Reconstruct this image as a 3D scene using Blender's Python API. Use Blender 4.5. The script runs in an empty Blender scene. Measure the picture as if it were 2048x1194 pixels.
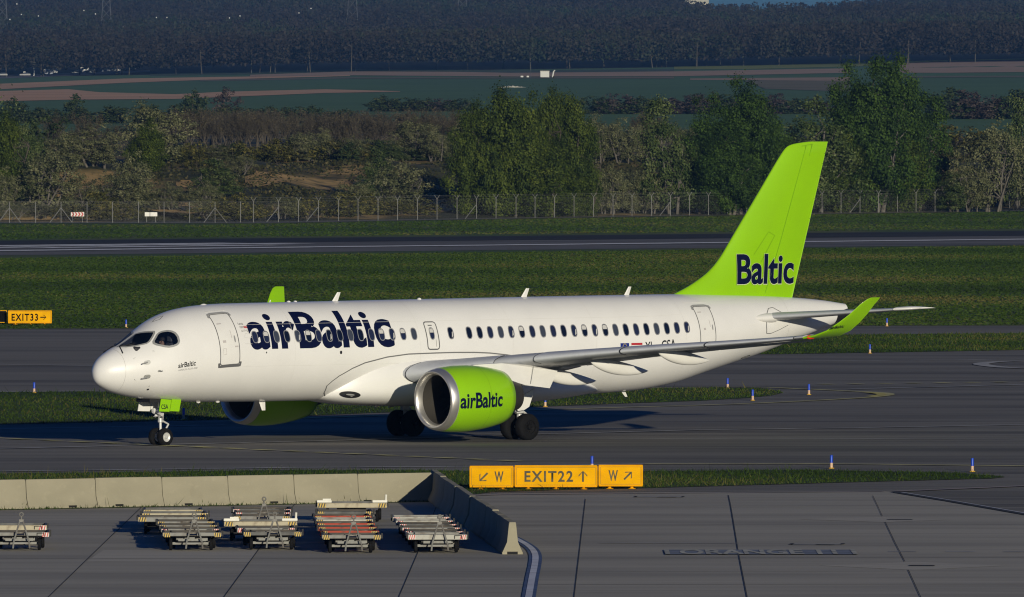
import bpy, bmesh, math, random
import numpy as np
from mathutils import Vector, Matrix
random.seed(7); RNG = np.random.default_rng(11)
SC = bpy.context.scene
COL = SC.collection
R = math.radians

# ------------------------------------------------------------------ camera
CAM_H, FPX, VH = 12.6, 22000.0, 226.5      # eye height (m), focal length (photo pixels), horizon row
cd = bpy.data.cameras.new('camera'); cam = bpy.data.objects.new('camera', cd); COL.objects.link(cam)
cd.sensor_width = 36.0; cd.lens = 36.0 * FPX / 2048.0
cd.clip_start = 1.0; cd.clip_end = 30000.0
cam.location = (0, 0, CAM_H)
cam.rotation_euler = (R(90) - math.atan((597.0 - VH) / FPX), 0, 0)
SC.camera = cam

# ------------------------------------------------------------------ sky, sun, exposure
SUN_DIR = Vector((1.85, -5.9, 1.13)).normalized()     # towards the low evening sun behind the camera
W = bpy.data.worlds.new('World'); SC.world = W; W.use_nodes = True
nt = W.node_tree; bg = nt.nodes['Background']
sky = nt.nodes.new('ShaderNodeTexSky'); sky.sky_type = 'NISHITA'; sky.sun_disc = False
sky.sun_elevation = math.asin(SUN_DIR.z); sky.sun_rotation = math.atan2(SUN_DIR.x, SUN_DIR.y)
sky.air_density = 1.0; sky.dust_density = 0.2; sky.ozone_density = 6.0
tnt = nt.nodes.new('ShaderNodeMix'); tnt.data_type = 'RGBA'; tnt.blend_type = 'MULTIPLY'; tnt.inputs['Factor'].default_value = 1.0   # clear, deep blue evening air
tnt.inputs['B'].default_value = (0.47, 0.77, 1.30, 1); nt.links.new(sky.outputs[0], tnt.inputs['A']); nt.links.new(tnt.outputs['Result'], bg.inputs[0]); bg.inputs[1].default_value = 0.05
sd = bpy.data.lights.new('sun', 'SUN'); sd.energy = 5.0; sd.angle = R(0.53); sd.color = (1.0, 0.92, 0.73)
sun = bpy.data.objects.new('sun', sd); COL.objects.link(sun)
sun.rotation_euler = SUN_DIR.to_track_quat('Z', 'Y').to_euler(); sun.location = (60, -200, 90)
SC.view_settings.view_transform = 'Standard'; SC.view_settings.look = 'None'
SC.view_settings.exposure = -0.45; SC.view_settings.gamma = 1.0
SC.render.engine = 'CYCLES'
SC.cycles.transparent_max_bounces = 24; SC.cycles.max_bounces = 5; SC.cycles.filter_width = 1.15; SC.cycles.volume_bounces = 0

# ------------------------------------------------------------------ helpers
def G(u, v):
    'photo pixel -> point of the flat airfield'
    Y = FPX * CAM_H / (v - VH); return ((u - 1024.0) * Y / FPX, Y)

def mat(name, col, rough=0.6, metal=0.0, var=0.0, scale=4.0, coat=0.0, bump=0.0, col2=None, stretch=(1, 1, 1),
        detail=4.0, spec=0.5, emit=None, world=False, lo=0.35, hi=0.65):
    m = bpy.data.materials.new(name); m.use_nodes = True; t = m.node_tree; b = t.nodes['Principled BSDF']
    b.inputs['Roughness'].default_value = rough; b.inputs['Metallic'].default_value = metal
    b.inputs['Coat Weight'].default_value = coat; b.inputs['Coat Roughness'].default_value = 0.04
    b.inputs['Specular IOR Level'].default_value = spec
    c = tuple(col) + (1,)
    b.inputs['Base Color'].default_value = c
    if var or col2 or bump:
        if world:
            g = t.nodes.new('ShaderNodeNewGeometry'); src = g.outputs['Position']
        else:
            g = t.nodes.new('ShaderNodeTexCoord'); src = g.outputs['Object']
        mp = t.nodes.new('ShaderNodeMapping'); mp.inputs['Scale'].default_value = stretch
        n = t.nodes.new('ShaderNodeTexNoise'); n.inputs['Scale'].default_value = scale; n.inputs['Detail'].default_value = detail
        t.links.new(src, mp.inputs[0]); t.links.new(mp.outputs[0], n.inputs['Vector'])
        r = t.nodes.new('ShaderNodeValToRGB')
        r.color_ramp.elements[0].position = lo; r.color_ramp.elements[1].position = hi
        c2 = tuple(col2) if col2 else tuple(x * (1 + var) for x in col)
        c1 = tuple(col) if col2 else tuple(x * (1 - var) for x in col)
        r.color_ramp.elements[0].color = c1 + (1,); r.color_ramp.elements[1].color = c2 + (1,)
        t.links.new(n.outputs['Fac'], r.inputs[0]); t.links.new(r.outputs[0], b.inputs['Base Color'])
        if bump:
            bp = t.nodes.new('ShaderNodeBump'); bp.inputs['Strength'].default_value = bump; bp.inputs['Distance'].default_value = 0.05
            t.links.new(n.outputs['Fac'], bp.inputs['Height']); t.links.new(bp.outputs[0], b.inputs['Normal'])
    if emit:
        b.inputs['Emission Color'].default_value = tuple(emit[:3]) + (1,); b.inputs['Emission Strength'].default_value = emit[3]
    return m

def mix_mat(name, layers, rough=0.85, spec=0.25):
    '''world-position noise layers: first colour is the base, then (colour, scale, stretch, lo, hi, strength)'''
    m = bpy.data.materials.new(name); m.use_nodes = True; t = m.node_tree; b = t.nodes['Principled BSDF']
    b.inputs['Roughness'].default_value = rough; b.inputs['Specular IOR Level'].default_value = spec
    g = t.nodes.new('ShaderNodeNewGeometry')
    prev = None
    for i, L in enumerate(layers):
        if i == 0:
            rgb = t.nodes.new('ShaderNodeRGB'); rgb.outputs[0].default_value = tuple(L) + (1,); prev = rgb.outputs[0]; continue
        c, s, st, lo, hi, k = L
        mp = t.nodes.new('ShaderNodeMapping'); mp.inputs['Scale'].default_value = st; mp.inputs['Location'].default_value = (i * 13.7, i * 7.1, 0)
        n = t.nodes.new('ShaderNodeTexNoise'); n.inputs['Scale'].default_value = s; n.inputs['Detail'].default_value = 5
        t.links.new(g.outputs['Position'], mp.inputs[0]); t.links.new(mp.outputs[0], n.inputs['Vector'])
        mr = t.nodes.new('ShaderNodeMapRange'); mr.inputs[1].default_value = lo; mr.inputs[2].default_value = hi; mr.inputs[4].default_value = k
        t.links.new(n.outputs['Fac'], mr.inputs[0])
        mx = t.nodes.new('ShaderNodeMix'); mx.data_type = 'RGBA'
        t.links.new(mr.outputs[0], mx.inputs['Factor']); t.links.new(prev, mx.inputs['A']); mx.inputs['B'].default_value = tuple(c) + (1,)
        prev = mx.outputs['Result']
    t.links.new(prev, b.inputs['Base Color'])
    return m

def tag(o, label=None, cat=None, group=None, kind=None):
    if label: o['label'] = label
    if cat: o['category'] = cat
    if group: o['group'] = group
    if kind: o['kind'] = kind
    return o

def empty(name, loc=(0, 0, 0), rz=0.0):
    o = bpy.data.objects.new(name, None); COL.objects.link(o); o.location = loc; o.rotation_euler = (0, 0, rz)
    o.empty_display_size = 0.3; return o

def link_mesh(name, me, parent=None):
    o = bpy.data.objects.new(name, me); COL.objects.link(o)
    if parent: o.parent = parent
    return o

def kids(o): return [c for c in bpy.data.objects if c.parent == o]
def copy_tree(o, parent=None):
    c = o.copy(); COL.objects.link(c)
    if parent: c.parent = parent
    for ch in list(o.children): copy_tree(ch, c)
    return c

class MB:
    'collects shapes into one mesh'
    def __init__(s): s.v = []; s.f = []; s.m = []
    def add(s, vs, fs, mi=0):
        k = len(s.v); s.v += [tuple(p) for p in vs]; s.f += [tuple(i + k for i in f) for f in fs]; s.m += [mi] * len(fs); return s
    def box(s, c, d, mi=0, M=None, bev=0.0):
        cx, cy, cz = c; x, y, z = d[0] / 2, d[1] / 2, d[2] / 2
        if bev > 0:
            b = min(bev, x * .9, y * .9, z * .9); rings = []
            for zz, k in ((-z, b), (-z + b, 0), (z - b, 0), (z, b)):
                a, e = x - k, y - k
                rings.append([(-a + b, -e, zz), (a - b, -e, zz), (a, -e + b, zz), (a, e - b, zz), (a - b, e, zz), (-a + b, e, zz), (-a, e - b, zz), (-a, -e + b, zz)])
            vs = [p for r in rings for p in r]; fs = []
            for i in range(3):
                for j in range(8): fs.append((i*8+j, i*8+(j+1) % 8, (i+1)*8+(j+1) % 8, (i+1)*8+j))
            fs.append(tuple(range(7, -1, -1))); fs.append(tuple(range(24, 32)))
        else:
            vs = [(a, e, q) for q in (-z, z) for a, e in ((-x, -y), (x, -y), (x, y), (-x, y))]
            fs = [(3, 2, 1, 0), (4, 5, 6, 7), (0, 1, 5, 4), (1, 2, 6, 5), (2, 3, 7, 6), (3, 0, 4, 7)]
        if M is not None: vs = [tuple(M @ Vector(p)) for p in vs]
        return s.add([(p[0] + cx, p[1] + cy, p[2] + cz) for p in vs], fs, mi)
    def tube(s, a, b, r0, r1=None, n=10, mi=0, cap=True):
        a = Vector(a); b = Vector(b); r1 = r0 if r1 is None else r1
        d = (b - a).normalized(); x = d.orthogonal().normalized(); y = d.cross(x)
        vs = [tuple(p + (x * math.cos(2*math.pi*i/n) + y * math.sin(2*math.pi*i/n)) * r) for p, r in ((a, r0), (b, r1)) for i in range(n)]
        fs = [(i, (i+1) % n, n+(i+1) % n, n+i) for i in range(n)]
        if cap: fs += [tuple(range(n-1, -1, -1)), tuple(range(n, 2*n))]
        return s.add(vs, fs, mi)
    def path(s, pts, r, n=8, mi=0):
        for a, b in zip(pts[:-1], pts[1:]): s.tube(a, b, r, r, n, mi)
        return s
    def lathe(s, prof, o, axis='z', n=32, mi=0, arc=(0, 2*math.pi)):
        'prof: (along, radius) list'
        full = abs(arc[1] - arc[0] - 2*math.pi) < 1e-6; vs = []; fs = []; nn = n if full else n + 1
        for h, r in prof:
            for i in range(nn):
                t = arc[0] + (arc[1] - arc[0]) * i / n; c, q = math.cos(t) * r, math.sin(t) * r
                p = {'z': (c, q, h), 'x': (h, c, q), 'y': (q, h, c)}[axis]
                vs.append((p[0] + o[0], p[1] + o[1], p[2] + o[2]))
        for k in range(len(prof) - 1):
            for i in range(n if full else n):
                j = (i + 1) % nn
                fs.append((k*nn+i, k*nn+j, (k+1)*nn+j, (k+1)*nn+i))
        return s.add(vs, fs, mi)
    def loft(s, rings, mi=0, cap=(True, True), closed=True):
        n = len(rings[0]); vs = [p for r in rings for p in r]; fs = []
        for k in range(len(rings) - 1):
            for i in range(n if closed else n - 1):
                j = (i + 1) % n; fs.append((k*n+i, k*n+j, (k+1)*n+j, (k+1)*n+i))
        if cap[0]: fs.append(tuple(range(n-1, -1, -1)))
        if cap[1]: fs.append(tuple(range((len(rings)-1)*n, len(rings)*n)))
        return s.add(vs, fs, mi)
    def prism(s, poly, ax, a, b, mi=0):
        'poly of 2-D points extruded along axis ax from a to b'
        def P(p, h): return {'x': (h, p[0], p[1]), 'y': (p[0], h, p[1]), 'z': (p[0], p[1], h)}[ax]
        n = len(poly); vs = [P(p, a) for p in poly] + [P(p, b) for p in poly]
        fs = [(i, (i+1) % n, n+(i+1) % n, n+i) for i in range(n)] + [tuple(range(n-1, -1, -1)), tuple(range(n, 2*n))]
        return s.add(vs, fs, mi)
    def build(s, name, mats, parent=None, smooth=False, angle=40, fix=True):
        me = bpy.data.meshes.new(name); me.from_pydata(s.v, [], s.f); me.update()
        for m in (mats if isinstance(mats, (list, tuple)) else [mats]): me.materials.append(m)
        if len(me.materials) > 1: me.polygons.foreach_set('material_index', s.m)
        if fix:
            bm = bmesh.new(); bm.from_mesh(me); bmesh.ops.recalc_face_normals(bm, faces=bm.faces); bm.to_mesh(me); bm.free()
        if smooth:
            me.polygons.foreach_set('use_smooth', [True] * len(me.polygons))
            me.set_sharp_from_angle(angle=R(angle))
        return link_mesh(name, me, parent)

def flat_poly(name, pts, z, m, kind='structure', parent=None):
    mb = MB(); mb.add([(p[0], p[1], z) for p in pts], [tuple(range(len(pts)))])
    o = mb.build(name, m, parent, fix=False)
    bm = bmesh.new(); bm.from_mesh(o.data); bmesh.ops.triangulate(bm, faces=bm.faces)
    for f in bm.faces:
        if f.normal.z < 0: f.normal_flip()
    bm.to_mesh(o.data); bm.free()
    if kind: o['kind'] = kind
    return o

def add_stripe(mb, pts, w, z, mi=0):
    n = len(pts)
    P = [Vector((p[0], p[1])) for p in pts]; vs = []
    for i in range(n):
        d = (P[min(i+1, n-1)] - P[max(i-1, 0)]).normalized(); q = Vector((-d.y, d.x)) * w / 2
        vs += [(P[i].x + q.x, P[i].y + q.y, z), (P[i].x - q.x, P[i].y - q.y, z)]
    mb.add(vs, [(2*i+1, 2*i+3, 2*i+2, 2*i) for i in range(n-1)], mi)

def curve_pts(pts, k=6):
    'Catmull-Rom through 2-D points'
    out = []; n = len(pts)
    for i in range(n - 1):
        p0, p1, p2, p3 = [np.array(pts[max(0, min(n-1, j))], float) for j in (i-1, i, i+1, i+2)]
        for q in range(k):
            t = q / k
            out.append(tuple(0.5 * (2*p1 + (p2-p0)*t + (2*p0-5*p1+4*p2-p3)*t*t + (3*p1-p0-3*p2+p3)*t**3)))
    out.append(tuple(pts[-1])); return out

def text_mesh(body, bold=0.0, wide=1.0, spacing=1.0):
    'lettering as a flat bmesh in x,y; cap height is scaled to 1'
    cu = bpy.data.curves.new('lettering', 'FONT'); cu.body = body; cu.size = 1.0; cu.offset = bold; cu.resolution_u = 5; cu.space_character = spacing
    ob = bpy.data.objects.new('lettering', cu); COL.objects.link(ob)
    dg = bpy.context.evaluated_depsgraph_get(); me = bpy.data.meshes.new_from_object(ob.evaluated_get(dg))
    bpy.data.objects.remove(ob); bpy.data.curves.remove(cu)
    bm = bmesh.new(); bm.from_mesh(me); bpy.data.meshes.remove(me)
    bmesh.ops.remove_doubles(bm, verts=bm.verts, dist=1e-5)
    xs = [v.co.x for v in bm.verts]; x0 = min(xs)
    for v in bm.verts: v.co.x = (v.co.x - x0) * wide / 0.70; v.co.y = v.co.y / 0.70; v.co.z = 0
    return bm

def cut_grid(bm, sx, sy):
    for ax, st in ((0, sx), (1, sy)):
        if not st: continue
        vals = [v.co[ax] for v in bm.verts]; a, b = min(vals), max(vals)
        k = math.floor(a / st) + 1
        while k * st < b:
            co = [0, 0, 0]; no = [0, 0, 0]; co[ax] = k * st; no[ax] = 1
            bmesh.ops.bisect_plane(bm, geom=bm.verts[:] + bm.edges[:] + bm.faces[:], plane_co=co, plane_no=no, dist=1e-6)
            k += 1

def bm_object(name, bm, m, parent=None, smooth=False):
    me = bpy.data.meshes.new(name); bm.to_mesh(me); bm.free(); me.materials.append(m)
    if smooth: me.polygons.foreach_set('use_smooth', [True] * len(me.polygons))
    return link_mesh(name, me, parent)

def poly_bm(pts):
    bm = bmesh.new(); vs = [bm.verts.new((p[0], p[1], 0)) for p in pts]; f = bm.faces.new(vs)
    if f.normal.z < 0: f.normal_flip()
    bmesh.ops.triangulate(bm, faces=bm.faces); return bm

def np_mesh(name, V, F, m, tint=None):
    'big triangle / quad meshes from numpy arrays'
    me = bpy.data.meshes.new(name); nv, nf, k = len(V), len(F), F.shape[1]
    me.vertices.add(nv); me.vertices.foreach_set('co', np.ascontiguousarray(V, np.float32).ravel())
    me.loops.add(nf * k); me.loops.foreach_set('vertex_index', np.ascontiguousarray(F, np.int32).ravel())
    me.polygons.add(nf); me.polygons.foreach_set('loop_start', np.arange(0, nf * k, k, dtype=np.int32))
    me.polygons.foreach_set('loop_total', np.full(nf, k, np.int32))
    me.update(calc_edges=True)
    if tint is not None:
        a = me.attributes.new('tint', 'FLOAT', 'POINT'); a.data.foreach_set('value', np.ascontiguousarray(tint, np.float32))
    if m: me.materials.append(m)
    return me

def tint_mat(name, cols, trans=0.25, rough=0.7):
    'foliage: leaf colour from a per-leaf attribute'
    m = bpy.data.materials.new(name); m.use_nodes = True; t = m.node_tree; b = t.nodes['Principled BSDF']
    a = t.nodes.new('ShaderNodeAttribute'); a.attribute_name = 'tint'
    r = t.nodes.new('ShaderNodeValToRGB'); e = r.color_ramp.elements
    e[0].color = tuple(cols[0]) + (1,); e[1].color = tuple(cols[-1]) + (1,)
    for i, c in enumerate(cols[1:-1]):
        q = e.new((i + 1) / (len(cols) - 1)); q.color = tuple(c) + (1,)
    t.links.new(a.outputs['Fac'], r.inputs[0]); t.links.new(r.outputs[0], b.inputs['Base Color'])
    b.inputs['Roughness'].default_value = rough; b.inputs['Specular IOR Level'].default_value = 0.2
    if trans:
        tr = t.nodes.new('ShaderNodeBsdfTranslucent'); t.links.new(r.outputs[0], tr.inputs[0])
        mx = t.nodes.new('ShaderNodeMixShader'); mx.inputs[0].default_value = trans
        t.links.new(b.outputs[0], mx.inputs[1]); t.links.new(tr.outputs[0], mx.inputs[2])
        t.links.new(mx.outputs[0], t.nodes['Material Output'].inputs['Surface'])
    return m
# ------------------------------------------------------------------ terrain
def pchip(xs, ys):
    xs = np.array(xs, float); ys = np.array(ys, float); h = np.diff(xs); d = np.diff(ys) / h; m = np.zeros_like(ys)
    for i in range(1, len(xs) - 1):
        if d[i-1] * d[i] > 0:
            w1 = 2*h[i] + h[i-1]; w2 = h[i] + 2*h[i-1]; m[i] = (w1 + w2) / (w1/d[i-1] + w2/d[i])
    m[0] = d[0]; m[-1] = d[-1]
    def fn(x):
        x = np.clip(x, xs[0], xs[-1]); i = np.clip(np.searchsorted(xs, x, side='right') - 1, 0, len(xs) - 2); t = (x - xs[i]) / h[i]
        return (1+2*t)*(1-t)**2*ys[i] + t*(1-t)**2*h[i]*m[i] + t*t*(3-2*t)*ys[i+1] + t*t*(t-1)*h[i]*m[i+1]
    return fn

def smooth01(a, b, x):
    t = np.clip((x - a) / (b - a), 0, 1); return t * t * (3 - 2 * t)
def fence_y(X): return 1263.0 + np.clip((np.asarray(X, float) + 34.0) / 98.0, 0, 1.6) * 155.0
_prof = pchip([0, 1336, 1352, 1395, 1440, 1480, 1700, 2000, 2200, 2500, 3000, 3500, 4000, 4300, 5000, 6000, 7000, 7600],
              [0, 0, 0.35, 2.2, 5.8, 6.3, 6.8, 9.0, 10.8, 13.2, 17.6, 22.3, 27.0, 29.4, 39.0, 58.0, 79.0, 88.0])
def terr(X, Y):
    X = np.asarray(X, float); Y = np.asarray(Y, float)
    Ys = Y - (fence_y(X) - 1330.0) * (1 - smooth01(1560, 2300, Y))
    z = _prof(Ys)
    z = z + 0.0145 * np.clip(X, -400, 400) * smooth01(1900, 4200, Y)
    # bumps on the earth bank, a dip in the far crest
    b = smooth01(1356, 1400, Ys) * (1 - smooth01(1600, 1750, Ys))
    z = z + b * 0.45 * (np.sin(X * 0.31 + Y * 0.05) + np.sin(X * 0.13 - Y * 0.11 + 1.7))
    u = X * FPX / np.maximum(Y, 1)
    dip = np.exp(-((X - 152) / 52.0) ** 2) * 15.5 + 11.0 * smooth01(70, 190, X)
    return z - dip * smooth01(5600, 7000, Y)
def TP(u, v, y0=1340.0, y1=7400.0):
    'photo pixel -> first point of the terrain it sees'
    Y = np.linspace(y0, y1, 4000); X = (u - 1024.0) * Y / FPX
    vz = VH + (CAM_H - terr(X, Y)) * FPX / Y
    i = np.argmax(vz <= v) if (vz <= v).any() else len(Y) - 1
    return float(X[i]), float(Y[i]), float(terr(X[i], Y[i]))

M_grass = mix_mat('grass_ground', [(0.062, 0.10, 0.012), ((0.038, 0.07, 0.010), 0.5, (1, 1, 1), 0.4, 0.62, 0.8),
                  ((0.13, 0.125, 0.032), 0.06, (1, 0.5, 1), 0.45, 0.62, 0.85), ((0.08, 0.13, 0.018), 2.5, (1, 1, 1), 0.45, 0.6, 0.6)])
M_scrub = mix_mat('scrub_ground', [(0.038, 0.042, 0.014), ((0.42, 0.28, 0.11), 0.06, (1, 1.0, 3), 0.50, 0.58, 1.0),
                  ((0.020, 0.026, 0.010), 0.12, (1, 1, 1), 0.5, 0.65, 0.9), ((0.09, 0.085, 0.03), 0.5, (1, 1, 1), 0.45, 0.6, 0.6)])
M_far = mix_mat('farmland', [(0.085, 0.165, 0.052), ((0.070, 0.140, 0.045), 0.02, (1, 1, 1), 0.4, 0.6, 0.7)])
M_woodfloor = mix_mat('wood_floor', [(0.035, 0.032, 0.02), ((0.05, 0.045, 0.02), 0.05, (1, 1, 1), 0.4, 0.6, 0.7)])

def axis(*segs):
    out = []
    for a, b, st in segs: out += list(np.arange(a, b, st))
    out.append(segs[-1][1]); return np.array(out)
gx = axis((-1200, -160, 80), (-160, 160, 4), (160, 1200, 80))
gy = axis((-400, 200, 150), (200, 1200, 100), (1200, 1240, 20), (1240, 1620, 3.5), (1620, 2300, 20), (2300, 7600, 60))
GXX, GYY = np.meshgrid(gx, gy); GZ = terr(GXX, GYY); GZ[GYY < 1300] = 0
V = np.stack([GXX, GYY, GZ], -1).reshape(-1, 3); nx, ny = len(gx), len(gy)
ii, jj = np.meshgrid(np.arange(nx - 1), np.arange(ny - 1)); k = (jj * nx + ii).ravel()
F = np.stack([k, k + 1, k + nx + 1, k + nx], 1)
me = np_mesh('ground', V, F, None)
for m in (M_grass, M_scrub, M_far, M_woodfloor): me.materials.append(m)
cen = V[F].mean(1); Ys = cen[:, 1] - (fence_y(cen[:, 0]) - 1330.0)
mi = np.where(Ys < 1337, 0, np.where(cen[:, 1] < 1980, 1, np.where(cen[:, 1] < 4320, 2, 3))).astype(np.int32)
me.polygons.foreach_set('material_index', mi); me.polygons.foreach_set('use_smooth', [True] * len(F))
ground = link_mesh('ground', me); ground['kind'] = 'structure'

# ------------------------------------------------------------------ paved surfaces
M_asph = mix_mat('asphalt', [(0.225, 0.21, 0.18), ((0.11, 0.105, 0.095), 0.10, (0.30, 1.5, 1), 0.45, 0.62, 0.95),
                 ((0.275, 0.26, 0.23), 0.35, (0.10, 1.6, 1), 0.5, 0.68, 0.8), ((0.125, 0.118, 0.105), 1.4, (0.05, 1.0, 1), 0.52, 0.7, 0.6),
                 ((0.22, 0.21, 0.19), 25.0, (1, 1, 1), 0.4, 0.7, 0.35)], rough=0.9, spec=0.15)
M_asph_dark = mix_mat('dark_asphalt', [(0.040, 0.040, 0.042), ((0.06, 0.06, 0.06), 0.1, (0.3, 1.5, 1), 0.4, 0.7, 0.8)], rough=0.9, spec=0.1)
M_runway = mix_mat('runway_asphalt', [(0.19, 0.18, 0.17), ((0.12, 0.118, 0.115), 0.06, (0.3, 1.5, 1), 0.4, 0.65, 0.9)], rough=0.9, spec=0.12)
M_conc = mix_mat('apron_concrete', [(0.42, 0.39, 0.32), ((0.30, 0.28, 0.235), 0.12, (0.35, 1.6, 1), 0.44, 0.62, 0.9),
                 ((0.49, 0.455, 0.375), 0.5, (0.1, 1.5, 1), 0.52, 0.7, 0.7), ((0.29, 0.27, 0.225), 1.5, (0.04, 1.1, 1), 0.56, 0.68, 0.8),
                 ((0.48, 0.445, 0.365), 30.0, (1, 1, 1), 0.4, 0.7, 0.3)], rough=0.9, spec=0.2)
M_patch = mix_mat('pale_concrete', [(0.50, 0.465, 0.385), ((0.42, 0.39, 0.325), 0.4, (0.2, 1.6, 1), 0.4, 0.65, 0.8)], rough=0.9, spec=0.2)
M_path = mix_mat('gravel_path', [(0.20, 0.185, 0.15), ((0.13, 0.125, 0.09), 0.3, (1, 1, 1), 0.4, 0.6, 0.8)])

def px_poly(name, pts, z, m, kind='structure'): return flat_poly(name, [G(*p) for p in pts], z, m, kind)
px_poly('runway', [(-900, 494.5), (0, 485), (1024, 474), (2048, 463), (2950, 453.3), (2950, 481), (2048, 490), (1024, 500.2), (0, 511), (-900, 520)], 0.02, M_runway)
px_poly('runway_shoulder', [(-900, 491), (0, 482), (1024, 472.5), (2048, 462), (2950, 452.5), (2950, 464), (2048, 472), (1024, 481), (0, 490), (-900, 499)], 0.04, M_asph_dark)
px_poly('taxiway', [(-900, 662.5), (0, 658.5), (1024, 655.3), (2048, 652), (2950, 649), (2950, 1240), (2048, 1060), (1770, 1000), (860, 1012), (-900, 1040)], 0.02, M_asph)
ISL = [(-900, 792), (0, 786), (180, 785), (600, 786), (1150, 780), (1400, 777), (1520, 778), (1562, 784), (1566, 787), (1545, 792), (1500, 797), (1400, 803), (1200, 810), (1060, 815.5), (700, 829), (450, 841), (0, 850), (-900, 868)]
WEDGE = [(1150, 692), (1400, 676), (1650, 671), (2048, 667.5), (2950, 660), (2950, 683), (2048, 701), (1740, 706.5), (1550, 709.5), (1350, 708)]
NEAR = [(-900, 962), (0, 949.5), (300, 946), (600, 942), (850, 943), (935, 944), (1290, 944.5), (1600, 942), (1880, 946.5), (1985, 953), (2011, 956), (1985, 959), (1700, 966.5), (1330, 977), (1130, 981.5), (985, 986), (920, 994), (865, 1006), (-900, 1040)]
M_grass2 = mix_mat('verge_grass', [(0.032, 0.055, 0.009), ((0.05, 0.075, 0.014), 0.8, (1, 1, 1), 0.4, 0.62, 0.8), ((0.07, 0.07, 0.02), 0.2, (1, 1, 1), 0.5, 0.7, 0.6)])
px_poly('grass_island', ISL, 0.035, M_grass2); px_poly('grass_wedge', WEDGE, 0.035, M_grass2); px_poly('grass_verge', NEAR, 0.035, M_grass2)
APRON = [(-1400, 1036), (0, 1012), (700, 1001), (860, 997), (920, 992.5), (1000, 989), (1300, 986.5), (1768, 984), (1790, 986), (1900, 1004), (2048, 1030), (2950, 1188), (2950, 1900), (-1400, 1900)]
px_poly('apron', APRON, 0.03, M_conc)
px_poly('pale_slab', [(206, 1103), (515, 1103.5), (500, 1127), (172, 1126)], 0.036, M_patch)
px_poly('pale_slab', [(1640, 1134), (1835, 1126.5), (2010, 1134.5), (1830, 1143)], 0.036, M_patch)
px_poly('pale_slab', [(1600, 1041), (1760, 1036.5), (1900, 1042), (1770, 1047)], 0.036, M_patch)
px_poly('gravel_path', [(-900, 444), (430, 444), (560, 443.5), (914, 437), (1379, 429.5), (2019, 420.3), (2950, 408), (2950, 410.5), (2019, 423), (1379, 432), (914, 439.5), (560, 446), (430, 446.5), (-900, 446.5)], 0.03, M_path)

# painted lines and slab joints
M_white = mat('white_paint', (0.80, 0.79, 0.76), 0.7, var=0.25, scale=0.8, world=True)
M_faint = mat('worn_white_paint', (0.40, 0.39, 0.36), 0.8, var=0.35, scale=0.6, world=True)
M_yel = mat('worn_yellow_paint', (0.55, 0.50, 0.20), 0.8, var=0.3, scale=0.7, world=True)
M_yel2 = mat('yellow_paint', (0.55, 0.47, 0.10), 0.8, var=0.25, scale=0.7, world=True)
M_pink = mat('faded_red_line', (0.33, 0.27, 0.24), 0.85, var=0.2, scale=0.6, world=True)
M_joint = mat('joint_sealant', (0.012, 0.012, 0.013), 0.85)
M_joint2 = mat('hairline_joint', (0.20, 0.19, 0.165), 0.9)
M_bluep = mat('blue_marking', (0.05, 0.095, 0.21), 0.8, var=0.2, scale=1.0, world=True)
M_palep = mat('pale_marking', (0.62, 0.64, 0.70), 0.8, var=0.12, scale=1.0, world=True)
M_cream = mat('cream_marking', (0.42, 0.41, 0.34), 0.8, var=0.35, scale=2.0, world=True)

def lines(name, m, items, z=0.05):
    mb = MB()
    for pts, w in items: add_stripe(mb, [G(*p) for p in pts], w, z)
    o = mb.build(name, m, fix=False); o['kind'] = 'structure'; return o
lines('runway_edge_line', M_white, [([(-900, 511), (0, 502.6), (700, 494.3), (1024, 491), (2048, 479.5), (2950, 469.5)], 5.0)], 0.07)
tdz = []
for k, (a, b, v) in enumerate([(-600, 470, 492.6), (-600, 60, 496.2), (25, 600, 494.6), (75, 570, 497.6)]):
    sl = -0.0115; tdz.append(([(a, v - sl * 0 + sl * a), (b, v + sl * b)], 4.5))
lines('touchdown_stripes', M_white, tdz, 0.07)
lines('taxi_edge_line', M_faint, [([(-900, 797), (0, 785.3), (190, 784)], 0.5), ([(-900, 955), (0, 945), (600, 937.5), (930, 935.5), (1290, 930.5)], 0.5)])
lines('taxi_edge_line', M_yel, [([(1290, 930.5), (1660, 930), (2048, 934.5), (2950, 946)], 0.5),
      (curve_pts([(450, 843.5), (800, 832), (1090, 821.5), (1400, 812.5), (1500, 809), (1600, 804.5), (1700, 799), (1755, 795), (1780, 791), (1765, 787.5), (1700, 784), (1600, 779.5), (1530, 776.7), (1450, 776), (1200, 778)]), 0.42),
])
lines('taxi_inner_line', M_yel2, [(curve_pts([(1738, 795.2), (1756, 793.2), (1764, 791), (1752, 788.6), (1732, 786.8)]), 0.45)], 0.06)
lines('taxi_guide_line', M_faint, [([(-900, 910), (0, 899.5), (330, 891.5), (700, 882.5), (1020, 872), (1400, 862), (1700, 858), (2048, 851.5), (2950, 832)], 0.4),
      ([(1020, 879), (1400, 879.3), (1700, 879.8), (2048, 881), (2950, 884)], 0.26), ([(-900, 880), (0, 860), (450, 852)], 0.3), ([(-900, 735), (0, 731), (190, 733)], 0.4),
      ([(1500, 725), (2048, 720)], 0.35), ([(1560, 744), (2048, 744.5)], 0.35), ([(1700, 780), (2048, 771)], 0.5)])
lines('taxi_guide_line', M_faint, [(curve_pts([(2048, 738), (2010, 736.5), (1975, 733), (1962, 729.5), (1985, 726), (2035, 723.5)]), 0.8)])
dsh = []
for a in range(-2, 17):
    u = 22 + a * 61.0; f = lambda q: 878.5 + (q / 1000.0) * 44.5
    dsh.append(([(u, f(u)), (u + 36, f(u + 36))], 0.6))
for a in range(0, 12):
    u = 1640 + a * 58.0; f = lambda q: 771.5 - (q - 1560) * 0.0125
    dsh.append(([(u, f(u)), (u + 27, f(u + 27))], 0.8))
lines('dashed_taxi_line', M_yel, dsh)
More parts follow.
